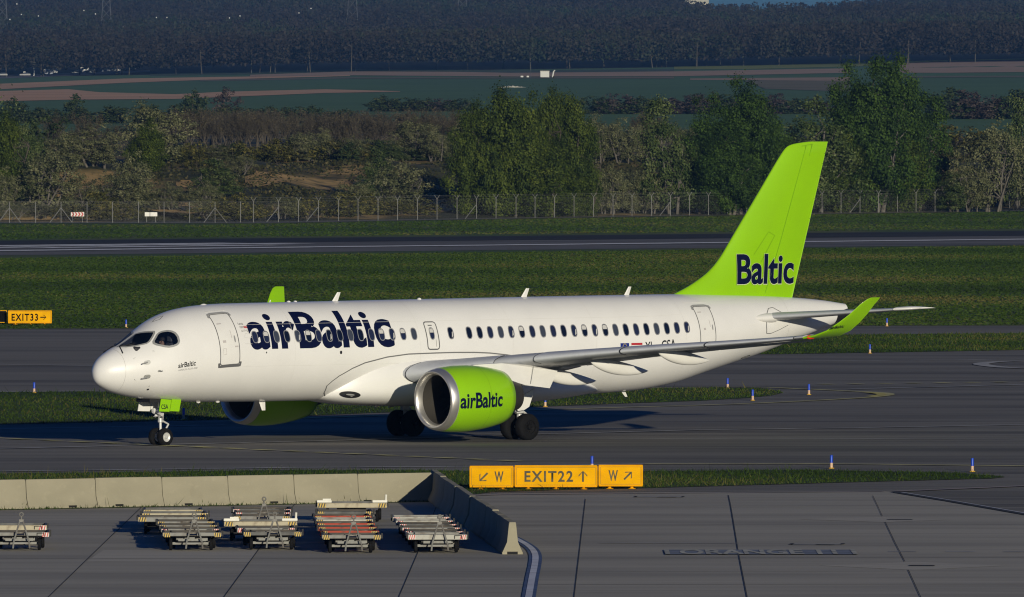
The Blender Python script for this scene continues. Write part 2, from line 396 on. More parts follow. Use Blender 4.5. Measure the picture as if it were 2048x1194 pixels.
lines('apron_edge_line', M_pink, [([(925, 995), (1000, 992), (1300, 989.3), (1768, 985.5)], 0.35), ([(1790, 985.5), (2048, 974.5), (2950, 938)], 0.45)])
lines('apron_border_strip', M_joint, [([(1790, 987), (1900, 1005), (2048, 1031), (2950, 1190)], 0.30)])
lines('apron_border_line', M_palep, [([(1803, 987.3), (1910, 1005), (2060, 1031), (2950, 1187)], 0.10)])
jl = [(p_, w_ * .45) for p_, w_ in [([(1171, 1001), (1162, 1080), (1155, 1140), (1148, 1200)], 0.05), ([(1457, 993), (1461, 1011), (1466, 1040), (1477, 1108), (1495, 1200)], 0.06),
      ([(1746, 994), (1755, 1013), (1765, 1035)], 0.04), ([(1771, 1047), (1790, 1087), (1810, 1126)], 0.05), ([(1817, 1143), (1843, 1200)], 0.05),
      ([(283, 1017), (215, 1082), (100, 1194), (93, 1200)], 0.06), ([(603, 1000), (578, 1022), (515, 1105), (450, 1194), (446, 1200)], 0.06), ([(875, 1010), (835, 1110), (799, 1194), (797, 1200)], 0.05)]]
lines('slab_joint', M_joint, jl, 0.045)
hl = []
for i, v in enumerate([1003, 1018, 1034, 1057, 1082, 1121, 1150, 1175, 1190]):
    hl.append(([(-900, v - 2 + (i % 3)), (2950, v - 6 + (i % 3))], 0.06 + 0.05 * (i % 2)))
lines('hairline_joint', M_joint2, hl, 0.04)
lines('slot_drain', M_joint, [([(1270, 997), (1272, 995.5)], .10), ([(1365, 997), (1367, 995.5)], .10), ([(1316, 997), (1354, 997)], .22), ([(1582, 1092), (1586, 1090)], .12), ([(1684, 1092), (1687, 1090)], .12),
      ([(1632, 1092.5), (1668, 1092.8)], .3), ([(1775, 1042), (1826, 1042)], .3), ([(1818, 1134.5), (1870, 1134.7)], .5)], 0.05)
lines('pale_dash', M_faint, [([(1270, 996.4), (1366, 996.4)], .35), ([(1585, 1092), (1686, 1092)], .5), ([(1778, 1106.3), (1835, 1106.4)], .3), ([(1893, 1106.5), (1952, 1106.6)], .3), ([(2008, 1106.6), (2060, 1106.7)], .3), ([(1200, 1089), (1480, 1090)], .2)], 0.05)
cl = curve_pts([(990, 1060), (1036, 1083), (1060, 1098), (1070, 1112), (1070, 1130), (1064, 1160), (1057, 1200)])
lines('blue_line_border', M_bluep, [(cl, 0.37)], 0.05); lines('white_lead_line', M_palep, [(cl, 0.18)], 0.06)
# painted stand name on the apron
a0, a1 = G(1331, 1112.5), G(1716, 1112.0); top = G(1331, 1103)
mk = MB(); mk.add([(a0[0], a0[1], .05), (a1[0], a0[1], .05), (a1[0], top[1], .05), (a0[0], top[1], .05)], [(0, 1, 2, 3)])
o = mk.build('stand_marking_panel', mat('faded_blue_marking', (.16, .185, .235), .85, var=.25, scale=1.5, world=True), fix=False); o['kind'] = 'structure'
bm = text_mesh('I ORANGE 11 I', 0.03, 1.0); ex = max(v.co.x for v in bm.verts)
for v in bm.verts: v.co.x = a0[0] + v.co.x / ex * (a1[0] - a0[0]); v.co.y = a0[1] + 0.1 + v.co.y * (top[1] - a0[1] - 0.2); v.co.z = 0.06
o = bm_object('stand_marking_lettering', bm, M_cream); o['kind'] = 'structure'

# ------------------------------------------------------------------ grass blades standing on the ground
M_blade = tint_mat('grass_blades', [(0.015, 0.033, 0.003), (0.028, 0.056, 0.005), (0.043, 0.077, 0.008), (0.11, 0.098, 0.028)], trans=0.15)
def inside(P, poly):
    x, y = P[:, 0], P[:, 1]; c = np.zeros(len(P), bool); n = len(poly)
    for i in range(n):
        x0, y0 = poly[i]; x1, y1 = poly[(i + 1) % n]
        c ^= ((y0 > y) != (y1 > y)) & (x < (x1 - x0) * (y - y0) / (y1 - y0 + 1e-12) + x0)
    return c
def blades(name, polys, n, h, w, xr, z=0.03, patch=0.15, pale=0.0):
    Ps = []
    for poly in polys:
        q = [G(*p) for p in poly]; ys = [p[1] for p in q]
        A = np.stack([RNG.uniform(xr[0], xr[1], n), RNG.uniform(min(ys), max(ys), n)], 1); Ps.append(A[inside(A, q)])
    P = np.concatenate(Ps); N = len(P); a = RNG.uniform(0, math.pi, N); hh = h * RNG.gamma(4, 0.25, N); ww = w * RNG.uniform(.6, 1.4, N)
    dx, dy = np.cos(a) * ww / 2, np.sin(a) * ww / 2; lx, ly = RNG.normal(0, .5, N) * hh, RNG.normal(0, .5, N) * hh
    zz = np.full(N, z)
    V = np.stack([np.stack([P[:, 0]-dx, P[:, 1]-dy, zz], 1), np.stack([P[:, 0]+dx, P[:, 1]+dy, zz], 1), np.stack([P[:, 0]+lx, P[:, 1]+ly, zz+hh], 1)], 1).reshape(-1, 3)
    f = np.sin(P[:, 0]*patch*2+1.3*np.sin(P[:, 1]*patch)) + np.sin(P[:, 1]*patch*1.7 + P[:, 0]*patch*.6)
    edge = 978 + (P[:, 0] + 45.5) * .783 - P[:, 1]; dry = .32 * np.exp(-(edge / 22.0) ** 2) * (.6 + .4 * np.sin(P[:, 0] * .35)) + .16 * np.clip(np.sin(P[:, 0]*.043 + 1.1) + np.sin(P[:, 1]*.061 + P[:, 0]*.012), 0, 2) * (P[:, 1] > 600)
    t = np.clip(0.38 + pale + 0.16*f + dry + RNG.normal(0, .17, N), 0, 1)
    o = link_mesh(name, np_mesh(name, V, np.arange(3*N).reshape(-1, 3), M_blade, np.repeat(t, 3))); o['kind'] = 'stuff'; return o
blades('verge_weeds', [NEAR], 5000, 0.17, 0.03, (-20, 20), pale=.4)
blades('island_weeds', [ISL, WEDGE], 5000, 0.16, 0.05, (-26, 36), pale=.35)
BACK = [(-700, 525.5), (2600, 486), (2600, 649), (-700, 661)]
FAR = [(-700, 450), (430, 450), (914, 441), (2200, 421), (2600, 416), (2600, 452.5), (-700, 487)]
blades('verge_grass_blades', [NEAR], 190000, 0.06, 0.03, (-34, 20))
blades('island_grass_blades', [ISL], 150000, 0.06, 0.05, (-44, 26))
blades('wedge_grass_blades', [WEDGE], 90000, 0.06, 0.07, (0, 50))
blades('airfield_grass_blades', [BACK], 600000, 0.05, 0.22, (-85, 80), patch=0.05)
blades('airfield_weeds', [BACK], 7000, 0.10, 0.16, (-85, 80), patch=.05, pale=.22)
blades('perimeter_grass_blades', [FAR], 180000, 0.06, 0.3, (-105, 100), patch=0.04)

# ------------------------------------------------------------------ far fields
def field(name, top, bot, m, lift=0.09, y0=1750.0):
    'strip of farmland between two pixel polylines'
    def ext(q):
        q = list(q)
        if q[0][0] < 0: q = [(-900, q[0][1] + (q[0][1] - q[1][1]) / (q[0][0] - q[1][0]) * (-900 - q[0][0]))] + q
        if q[-1][0] > 2048: q.append((2950, q[-1][1] + (q[-1][1] - q[-2][1]) / (q[-1][0] - q[-2][0]) * (2950 - q[-1][0])))
        return q
    top, bot = ext(top), ext(bot)
    us = sorted(set([p[0] for p in top] + [p[0] for p in bot] + list(np.linspace(max(top[0][0], bot[0][0]), min(top[-1][0], bot[-1][0]), 14))))
    us = [u for u in us if max(top[0][0], bot[0][0]) <= u <= min(top[-1][0], bot[-1][0])]
    rows = []
    for q in (0, 0.34, 0.67, 1):
        rows.append([])
        for u in us:
            a = np.interp(u, [p[0] for p in bot], [p[1] for p in bot]); b = np.interp(u, [p[0] for p in top], [p[1] for p in top])
            X, Y, Z = TP(u, a + (b - a) * q, y0); rows[-1].append((X, Y, Z + lift))
    n = len(us); vs = [p for r in rows for p in r]
    mb = MB(); mb.add(vs, [(r*n+i, r*n+i+1, (r+1)*n+i+1, (r+1)*n+i) for r in range(3) for i in range(n-1)])
    o = mb.build(name, m, smooth=True, fix=False); o['kind'] = 'structure'; return o
M_sand = mix_mat('sandy_slope', [(0.50, 0.33, 0.13), ((0.34, 0.22, 0.09), 0.25, (1, 1, 1), 0.4, 0.62, 0.9), ((0.07, 0.065, 0.02), 0.6, (1, 1, 1), 0.52, 0.62, 0.9)])
for top, bot in (([(112, 382), (150, 374), (192, 377)], [(112, 396), (150, 402), (192, 392)]), ([(285, 412), (330, 404), (380, 408), (412, 414)], [(285, 420), (330, 427), (380, 430), (412, 426)]), ([(352, 368), (372, 362), (392, 368)], [(352, 374), (372, 378), (392, 374)]), ([(490, 356), (520, 346), (575, 352)], [(490, 368), (520, 376), (575, 364)]),
    ([(690, 366), (730, 360), (800, 366)], [(690, 374), (730, 380), (800, 374)]), ([(850, 412), (885, 402), (925, 410)], [(850, 420), (885, 426), (925, 421)]), ([(1385, 410), (1440, 404), (1500, 410)], [(1385, 417), (1440, 421), (1500, 417)]), ([(1650, 408), (1690, 402), (1730, 407)], [(1650, 414), (1690, 417), (1730, 414)])):
    field('sandy_slope', top, bot, M_sand, 0.12, 1270.0)
def fm(name, a, b, s=0.03): return mix_mat(name, [a, (b, s, (0.3, 1, 1), 0.4, 0.62, 0.8)])
F_brown = fm('ploughed_soil', (0.62, 0.37, 0.20), (0.50, 0.30, 0.165)); F_brown2 = fm('dry_soil', (0.44, 0.30, 0.19), (0.36, 0.245, 0.155))
F_green = fm('young_wheat', (0.036, 0.078, 0.042), (0.044, 0.09, 0.045)); F_olive = fm('stubble', (0.20, 0.17, 0.09), (0.15, 0.14, 0.075))
F_rape = fm('rape_field', (0.22, 0.24, 0.04), (0.17, 0.20, 0.04)); F_lite = fm('meadow', (0.07, 0.10, 0.045), (0.055, 0.085, 0.04)); F_road = fm('motorway_surface', (0.17, 0.17, 0.17), (0.14, 0.14, 0.14))
field('motorway', [(-150, 152), (0, 150.5), (150, 146), (300, 140.5)], [(-150, 159), (0, 157.5), (150, 151.5), (300, 144)], F_road)
field('field', [(-150, 171), (0, 168), (250, 157.5), (430, 154.5), (700, 151)], [(-150, 183), (0, 179), (250, 166), (430, 159.5), (700, 152.5)], F_brown)
field('field', [(-150, 186), (0, 182.5), (137, 179), (200, 185), (350, 189), (450, 184), (650, 179), (800, 183)], [(-150, 205), (0, 203), (137, 200), (200, 199.5), (350, 198.5), (450, 194.5), (650, 186.5), (800, 184)], F_brown)
field('field', [(300, 148), (500, 143.5), (700, 138.5), (880, 139.5), (1024, 141), (1348, 138)], [(300, 152), (500, 149), (700, 143), (880, 143.5), (1024, 146), (1348, 143)], F_lite)
field('field', [(500, 150), (700, 143.2), (900, 144), (1024, 146.2), (1348, 143.2), (1700, 137)], [(500, 153), (700, 151), (900, 152.5), (1024, 153.5), (1348, 153), (1700, 146)], F_brown2)
field('field', [(400, 160), (700, 155), (1024, 155.5), (1348, 154)], [(400, 163), (700, 157.5), (1024, 157.5), (1348, 157.5)], F_olive)
field('field', [(1348, 133.5), (1500, 131), (1720, 126), (1860, 121.5), (2048, 117.5), (2200, 115)], [(1348, 139), (1500, 138.5), (1720, 133), (1860, 123.5), (2048, 119), (2200, 116.5)], F_rape)
field('field', [(1800, 127), (1900, 123.5), (2048, 122), (2200, 121)], [(1800, 146), (1900, 146), (2048, 144.5), (2200, 144)], F_brown2)
field('field', [(1800, 152.5), (2048, 152), (2200, 152)], [(1800, 155.5), (2048, 155), (2200, 155)], F_olive)
field('field', [(1380, 157.5), (1700, 155)], [(1380, 160), (1700, 162)], F_brown2)
field('field', [(1490, 162), (1530, 161), (1700, 160)], [(1490, 163), (1530, 178), (1700, 184)], F_olive)
# ------------------------------------------------------------------ airliner (local frame: x aft, y starboard, z up; p = port = -y)
P_white = mat('white_gloss_paint', (0.80, 0.79, 0.765), 0.40, coat=0.45, var=0.025, scale=0.7)
# inside of the skin is dark lining
t = P_white.node_tree; b = t.nodes['Principled BSDF']; g = t.nodes.new('ShaderNodeNewGeometry'); mx = t.nodes.new('ShaderNodeMix'); mx.data_type = 'RGBA'
lk = b.inputs['Base Color'].links[0].from_socket; t.links.new(g.outputs['Backfacing'], mx.inputs['Factor']); t.links.new(lk, mx.inputs['A']); mx.inputs['B'].default_value = (.02, .02, .024, 1)
t.links.new(mx.outputs['Result'], b.inputs['Base Color'])
P_white2 = mat('white_satin_paint', (0.77, 0.76, 0.73), 0.4, coat=0.15, var=0.03, scale=1.5)
P_green = mat('lime_green_paint', (0.27, 0.56, 0.004), 0.32, coat=0.3, var=0.03, scale=0.6)
P_navy = mat('navy_lettering', (0.003, 0.006, 0.035), 0.5, spec=0.15); P_black = mat('black_lettering', (0.008, 0.010, 0.012), 0.45)
P_grey = mat('grey_wing_paint', (0.42, 0.435, 0.465), 0.42, var=0.05, scale=1.2); P_slat = mat('bare_slat_metal', (0.50, 0.52, 0.56), 0.42, 0.0, var=0.04, scale=2)
P_lip = mat('polished_inlet_metal', (0.72, 0.70, 0.66), 0.36, 0.85, var=0.05, scale=1.5)
P_dark = mat('dark_gap', (0.012, 0.012, 0.014), 0.6); P_seam = mat('panel_seam', (0.16, 0.16, 0.16), 0.6); P_seal = mat('door_seal', (0.12, 0.12, 0.125), 0.6)
P_midgrey = mat('grey_trim', (0.30, 0.30, 0.30), 0.5); P_inlet = mat('inlet_liner', (0.045, 0.041, 0.035), 0.55); P_fan = mat('titanium_fan', (0.025, 0.035, 0.045), 0.35, 0.6)
P_nozzle = mat('nozzle_metal', (0.045, 0.042, 0.04), 0.5, 0.4, var=0.2, scale=3); P_tyre = mat('tyre_rubber', (0.008, 0.008, 0.009), 0.85, var=0.2, scale=5, spec=.15)
P_rim = mat('wheel_rim', (0.62, 0.62, 0.60), 0.4, 0.3); P_strut = mat('gear_strut_paint', (0.62, 0.62, 0.60), 0.35, 0.2); P_glass = mat('dark_window_glass', (0.006, 0.010, 0.025), 0.08, coat=0.4)
P_glass2 = mat('pale_window_glass', (0.05, 0.06, 0.085), 0.12, coat=0.4); P_glass3 = mat('reflection_tinted_glass', (0.018, 0.025, 0.06), 0.08, coat=0.4)  # lighter base colours stand in for reflections on some cabin panes
P_frame = mat('window_frame', (0.34, 0.34, 0.35), 0.4, 0.3); P_blind = mat('window_blind', (0.55, 0.54, 0.52), 0.6); P_red = mat('red_marking', (0.45, 0.02, 0.03), 0.5); P_eu = mat('blue_flag', (0.01, 0.025, 0.22), 0.5)
P_star = mat('flag_star', (0.7, 0.55, 0.05), 0.5); P_navred = mat('red_navigation_lens', (0.6, 0.03, 0.01), 0.2, emit=(1, 0.06, 0.02, 0.2)); P_sensor = mat('bare_probe_plate', (0.42, 0.42, 0.40), 0.4, 0.4)
# cockpit glass lets the flight deck show through
P_cglass = bpy.data.materials.new('cockpit_glass'); P_cglass.use_nodes = True; t = P_cglass.node_tree; b = t.nodes['Principled BSDF']
b.inputs['Base Color'].default_value = (.01, .02, .06, 1); b.inputs['Roughness'].default_value = 0.05
tr = t.nodes.new('ShaderNodeBsdfTransparent'); tr.inputs[0].default_value = (.72, .76, .84, 1); ms = t.nodes.new('ShaderNodeMixShader'); ms.inputs[0].default_value = 0.80
t.links.new(b.outputs[0], ms.inputs[1]); t.links.new(tr.outputs[0], ms.inputs[2]); t.links.new(ms.outputs[0], t.nodes['Material Output'].inputs['Surface'])

YAW = 0.7199
plane = empty('airliner', (-15.83, 414.2, 0), YAW)
tag(plane, 'white twin-engine airliner with lime green tail fin and engines taxiing past', 'airliner')

N0 = 0.12
XT = [0,.03,.14,.38,.80,1.3,1.85,2.35,2.85,3.3,4.0,5.0,6.2,9,16,29,33.6,36,37.4,38.71]
ZT = [2.78,2.98,3.18,3.42,3.66,3.90,4.20,4.50,4.79,4.98,5.17,5.30,5.36,5.38,5.42,5.47,5.37,5.26,5.15,4.99]
XB = [0,.03,.14,.38,.78,1.25,1.85,2.8,5.3,10,24,26.96,29.07,30.93,32.27,33.61,34.69,38.71]
ZB = [2.78,2.6,2.43,2.27,2.1,1.98,1.87,1.75,1.64,1.6,1.6,1.69,1.93,2.36,2.67,2.97,3.25,4.34]
XW = [0,.03,.12,.3,.6,1.0,1.6,2.3,3.2,4.5,6,26,29,31,33,35,37,38.71]
WW = [0,.16,.31,.49,.69,.90,1.14,1.37,1.59,1.71,1.755,1.755,1.68,1.5,1.22,.88,.52,.24]
XM = [0,1.5,4,6,26,30,34,38.71]; ZM = [2.78,2.95,3.3,3.45,3.45,3.75,4.2,4.66]
sq = lambda a: np.sqrt(np.array(a, float))
f_t, f_b, f_w, f_m = [pchip(sq(a), b) for a, b in ((XT, ZT), (XB, ZB), (XW, WW), (XM, ZM))]
def skin(x, th, off=0.0):
    'point of the fuselage skin at station x and angle th (radians above the widest line, port side < 90 deg)'
    s = math.sqrt(max(x - N0, 0) * 38.71 / (38.71 - N0)); t, b, w, m = float(f_t(s)), float(f_b(s)), float(f_w(s)), float(f_m(s))
    c, q = math.cos(th), math.sin(th); h = (t - m) if q >= 0 else (m - b)
    n = Vector((0, -c * max(h, 1e-3), q * max(w, 1e-3)))
    if n.length > 0: n.normalize()
    if off and x < 5:
        e = 0.03; dw = (float(f_w(math.sqrt(max(x + e - N0, 0)))) - w) / e; n = Vector((-dw * 0.8, n.y, n.z)).normalized()
    return Vector((x, -w * c, m + h * q)) + n * off
def skin_z(x, z, off=0.0):
    s = math.sqrt(max(x - N0, 0) * 38.71 / (38.71 - N0)); t, b, m = float(f_t(s)), float(f_b(s)), float(f_m(s))
    h = (t - m) if z >= m else (m - b); return skin(x, math.asin(max(-1, min(1, (z - m) / h))), off)
DEG = math.pi / 180

GL_FRONT = [(1.18, 87), (1.24, 75.5), (1.36, 65), (1.61, 55.6), (1.80, 51.8), (1.99, 48.5), (2.12, 49.4), (2.30, 54), (2.45, 58.7), (2.49, 61.8), (2.40, 66), (2.31, 71), (2.12, 83), (2.05, 87)]
GL_SIDE = [(2.25, 45.8), (2.22, 42.1), (2.30, 37.2), (2.41, 33.5), (2.56, 29), (2.70, 26.2), (2.86, 25), (3.0, 25.2), (3.08, 26.4), (3.13, 29), (3.15, 35.2), (3.11, 41.6), (3.02, 46.1), (2.9, 49.8), (2.72, 53.2), (2.61, 54.3), (2.5, 53.2)]
def in_poly(x, y, poly):
    c = False; n = len(poly)
    for i in range(n):
        x0, y0 = poly[i]; x1, y1 = poly[(i+1) % n]
        if (y0 > y) != (y1 > y) and x < (x1-x0)*(y-y0)/(y1-y0)+x0: c = not c
    return c
# fuselage skin with the flight deck windows cut out
xs = [N0 + 0.0004, N0 + .004, N0 + .012, N0 + .03, N0 + .06] + list(N0 + np.arange(0.10, 1.0, .05)) + list(np.arange(1.12, 3.3, .03)) + list(np.arange(3.3, 6.5, .2)) + list(np.arange(6.5, 26, .75)) + list(np.arange(26, 38.7, .3)) + [38.71]
nth = 180; ths = [i * 2 * math.pi / nth - math.pi / 2 for i in range(nth)]
vs = [tuple(skin(x, th)) for x in xs for th in ths]; fs = []
for k in range(len(xs) - 1):
    xm = (xs[k] + xs[k+1]) / 2
    for i in range(nth):
        d = ((ths[i] + math.pi / nth) / DEG); dd = d if d <= 90 else 180 - d
        if 1.1 < xm < 3.3 and dd > 20 and (in_poly(xm, dd, GL_FRONT) or in_poly(xm, dd, GL_SIDE)): continue
        j = (i + 1) % nth; fs.append((k*nth+i, k*nth+j, (k+1)*nth+j, (k+1)*nth+i))
mb = MB(); mb.add(vs, fs); mb.add([tuple(skin(xs[0], th)) for th in ths], [tuple(range(nth))])
fus = mb.build('fuselage', P_white, plane, smooth=True, angle=60)

def decal(name, poly, m, parent, off=0.006, sx=0.1, sth=3.0, mirror=False):
    'skin patch; poly in (station, degrees)'
    bm = poly_bm(poly); cut_grid(bm, sx, sth)
    for v in bm.verts: v.co = skin(v.co.x, (180 - v.co.y if mirror else v.co.y) * DEG, off)
    if mirror: bmesh.ops.reverse_faces(bm, faces=bm.faces)
    bm.normal_update(); return bm_object(name, bm, m, parent, smooth=True)
def ribbon(mb, path, w, off=0.006, closed=False, mirror=False, step=0.06):
    'band of width w along a skin path of (station, degrees)'
    pts = list(path) + ([path[0]] if closed else [])
    Q = []
    for a, b in zip(pts[:-1], pts[1:]):
        n = max(1, int(math.hypot((b[0]-a[0]), (b[1]-a[1]) * 0.031) / step))
        for i in range(n): Q.append((a[0]+(b[0]-a[0])*i/n, a[1]+(b[1]-a[1])*i/n))
    Q.append(pts[-1]); n = len(Q); vs = []
    for i in range(n):
        a, b = Q[max(i-1, 0)], Q[min(i+1, n-1)]
        if closed and i in (0, n-1): a, b = Q[-2], Q[1]
        dx, dy = b[0]-a[0], (b[1]-a[1]) * 0.031; L = math.hypot(dx, dy) + 1e-9; nx_, ny_ = -dy/L*w/2, dx/L*w/2
        for s in (1, -1):
            d = Q[i][1] + s*ny_/0.031; vs.append(tuple(skin(Q[i][0]+s*nx_, (180-d if mirror else d)*DEG, off)))
    mb.add(vs, [(2*i, 2*i+1, 2*i+3, 2*i+2) for i in range(n-1)]); return mb
def ring_path(cx, cd, w, h, r=0.45, n=20):
    'rounded oval around a skin point: w in metres along, h in metres around'
    out = []
    for i in range(n):
        a = 2*math.pi*i/n; c, s = math.cos(a), math.sin(a); k = 2.0/2.7
        out.append((cx + w/2*math.copysign(abs(c)**k, c), cd + h/2/0.031*math.copysign(abs(s)**k, s)))
    return out
def seams(name, items, m, parent=fus, off=0.006):
    for path, w, cl in items: o = ribbon(MB(), path, w, off, cl).build(name, m, parent, smooth=True, fix=False)
    return o

# flight deck glazing
for mir in (False, True):
    f = decal('windshield', GL_FRONT, P_cglass, plane, 0.002, 0.1, 4, mir); ribbon_mb = ribbon(MB(), GL_FRONT, 0.085, 0.014, True, mir, .04); ribbon_mb.build('windshield_frame', P_sensor, f, smooth=True, fix=False)
    f = decal('flight_deck_window', GL_SIDE, P_cglass, plane, 0.002, 0.1, 4, mir); ribbon(MB(), GL_SIDE, 0.085, 0.014, True, mir, .04).build('window_frame', P_sensor, f, smooth=True, fix=False)
mb = MB(); mb.lathe([(3.75, 0.0), (3.75, 1.5)], (0, 0, 3.5), 'x', 24); mb.box((1.75, 0, 3.55), (.5, 1.6, .5), bev=.05)
mb.build('flight_deck_interior', mat('flight_deck_lining', (.03, .03, .035), .7), plane)
mb = MB(); mb.box((3.38, -.52, 3.55), (.12, .46, .75), bev=.05); mb.box((3.40, -.52, 4.10), (.12, .30, .34), bev=.05); mb.box((3.2, -.52, 3.2), (.5, .46, .12), bev=.04)
mb.build('pilot_seat', mat('seat_cover', (.11, .11, .12), .8), plane, smooth=True)
for s in (1, -1):
    a = skin(1.22, (80 if s > 0 else 100) * DEG, .02); b_ = skin(1.05, (50 if s > 0 else 130) * DEG, .05); c_ = skin(1.62, (60 if s > 0 else 120) * DEG, .04)
    MB().path([b_, a], .022, 6).path([a, c_], .016, 6).build('wiper', P_dark, plane)

# nose details
seams('radome_seam', [([(0.98, d) for d in range(-80, 88, 6)], 0.012, False)], mat('faint_seam', (.55, .54, .52), .5))
seams('escape_hatch', [([(3.02, 87), (3.32, 82.6), (3.05, 78), (2.80, 84)], 0.03, True)], P_seam, plane)
for (x, d) in ((1.77, 12.0), (1.78, -16.1)):
    o = decal('air_data_probe', ring_path(x, d, .26, .27), P_sensor, plane, .006)
    a = skin(x, d*DEG, .01); b_ = skin(x - .04, d*DEG, .13); c_ = skin(x - .26, (d - 1)*DEG, .14)
    MB().path([a, b_, c_], .022, 8).build('probe_arm', P_midgrey, o)
o = decal('ice_detector', ring_path(2.22, -7, .12, .12), P_sensor, plane, .006); MB().path([skin(2.22, -7*DEG, 0), skin(2.26, -7*DEG, .08), skin(2.32, -7*DEG, .09)], .02).build('probe_arm', P_midgrey, o)
decal('static_port', ring_path(2.02, -45.8, .09, .14), P_dark, plane)
seams('jacking_mark', [([(1.33, 26), (1.33, 28.5), (1.40, 28.5)], .014, False), ([(1.33, -21), (1.33, -23.5), (1.40, -23.5)], .014, False), ([(2.05, 30), (2.11, 30), (2.11, 27.5)], .014, False), ([(2.0, -36), (2.0, -38), (1.95, -38)], .014, False)], P_seam)

# doors
def door(name, x0, x1, d0, d1, sill=True, band=True, w=.035):
    r = .10; rd = r / .031
    path = [(x0+r, d0), (x1-r, d0), (x1-r*.3, d0+rd*.3), (x1, d0+rd), (x1, d1-rd), (x1-r*.3, d1-rd*.3), (x1-r, d1), (x0+r, d1), (x0+r*.3, d1-rd*.3), (x0, d1-rd), (x0, d0+rd), (x0+r*.3, d0+rd*.3)]
    o = decal(name, path, P_white2, plane, .003, .2, 4)
    ribbon(MB(), path, w, .008, True).build('door_seal', P_seal, o, smooth=True, fix=False)
    if band: ribbon(MB(), [(x0-.07, d1-5.5), (x0-.03, d1+.6), (x0+.12, d1+2.2), (x1-.18, d1+2.2), (x1+.04, d1+.2), (x1+.07, d1-4.5)], .085, .012).build('door_header', P_midgrey, o, smooth=True, fix=False)
    if sill: ribbon(MB(), [(x0-.05, d0+3), (x0-.05, d0-1.6), (x1+.03, d0-1.6), (x1+.05, d0+3)], .10, .014).build('door_sill', P_seal, o, smooth=True, fix=False)
    return o
dr = door('passenger_door', 4.88, 5.80, -10.8, 55.5)
decal('door_handle', ring_path(5.63, 19, .07, .26), P_midgrey, dr, .010); seams('door_marking', [([(5.50, 20), (5.50, 30)], .02, False), ([(5.0, 40), (5.22, 40)], .05, False), ([(5.58, 10), (5.75, 10)], .05, False), ([(5.05, 17), (5.2, 17)], .09, False), ([(5.03, 2), (5.17, 2), (5.17, 9), (5.03, 9)], .012, True)], mat('door_print', (.50, .47, .46), .6), dr, .010)
seams('rain_gutter', [([(4.85, 62.5), (5.85, 62.5)], .025, False), ([(29.1, 55.5), (30.4, 55.5)], .025, False)], P_white2, fus, .02)
dr2 = door('rear_door', 29.47, 30.35, -12, 46.5, sill=False)
decal('door_handle', ring_path(30.2, 14, .06, .24), P_midgrey, dr2, .010); seams('door_marking', [([(30.08, 15), (30.08, 25)], .02, False), ([(29.6, 37), (29.8, 37)], .05, False), ([(29.7, 13), (29.8, 13)], .09, False)], bpy.data.materials['door_print'], dr2, .010)
dr3 = door('overwing_exit', 15.22, 15.81, 2.0, 34.6, sill=False, band=False, w=.045)
seams('door_marking', [([(15.66, 5), (15.66, 13)], .016, False), ([(15.40, 30), (15.60, 30)], .04, False)], P_seam, dr3, .010)

# cabin windows
wx = [6.63, 7.19, 7.70, 8.22, 8.75, 9.29, 9.80, 10.33, 10.86, 11.39, 11.90, 12.45, 12.96, 13.49, 14.04, 14.59, 15.50, 16.46] + [17.40 + .5415 * i for i in range(22)]
def win(x):
    d = 20.2 if x < 26.8 else 20.2 - (x - 26.8) * 1.1
    big = abs(x - 15.5) < .05; w, h = (.245, .40) if not big else (.20, .40)
    o = decal('cabin_window', ring_path(x, d, w, h), (P_glass, P_glass3, P_glass, P_glass2, P_glass3)[int(x * 53) % 5], plane, .007, .09, 3)
    ribbon(MB(), ring_path(x, d, w + .025, h + .03, n=24), .030, .015, True).build('window_frame', P_frame, o, smooth=True, fix=False)
    k = (int(x * 37) % 11)
    if k in (2, 6) or big: decal('window_blind', [(x-.10, d+1), (x-.11, d+4), (x-.06, d+5.9), (x+.06, d+5.9), (x+.11, d+4), (x+.10, d+1)], P_blind, o, .010)
    elif k in (4, 8): decal('window_blind', [(x+.02, d-5.6), (x+.10, d-3.4), (x+.11, d+2), (x+.07, d+1.2)], P_blind, o, .010)
for x in wx: win(x)

# lettering on the skin
CAPH = {}
def skin_text(name, body, x0, x1, d0, d1, m, bold=.03, parent=plane, off=.005, spacing=1.0, sx=.12, st=3.0):
    bm = text_mesh(body, bold, 1.0, spacing); X = max(v.co.x for v in bm.verts); T = text_mesh('B', bold); H = max(v.co.y for v in T.verts); T.free()
    for v in bm.verts: v.co.x = x0 + v.co.x / X * (x1 - x0); v.co.y = d0 + v.co.y / H * (d1 - d0)
    cut_grid(bm, sx, st)
    for v in bm.verts: v.co = skin(v.co.x, v.co.y * DEG, off)
    bm.normal_update(); return bm_object(name, bm, m, parent)
skin_text('airline_lettering', 'airBaltic', 6.36, 13.55, 7.6, 55.0, P_navy, .025, st=2.5)
skin_text('airline_lettering', 'airBaltic', 2.97, 3.73, -6.6, 0.6, P_black, .02, off=.005)
skin_text('type_lettering', 'AIRBUS A220-300', 2.98, 3.82, -11.6, -9.2, P_frame, .0)
skin_text('registration', 'YL - CSA', 26.45, 28.1, -5.5, 5.6, P_black, .012)
skin_text('small_lettering', 'Latvia', 6.0, 6.25, 36, 39.5, P_seam, .01); skin_text('small_lettering', '100', 6.03, 6.2, 31.5, 34.5, P_seam, .01); skin_text('small_lettering', 'LATVIJA', 6.05, 6.42, 27, 29.5, P_seam, .0)
decal('flag_marking', [(6.22, 31.5), (6.38, 31.5), (6.38, 34.5), (6.22, 34.5)], P_red, fus); seams('flag_stripe', [([(6.22, 33), (6.38, 33)], .018, False)], P_white2, fus, .009)
seams('map_outline', [([(6.12, 20), (6.2, 25), (6.32, 24), (6.45, 25), (6.5, 20), (6.35, 19)], .012, True), ([(6.1, 12.5), (6.45, 12.2)], .012, False)], mat('pale_print', (.55, .55, .54), .6))
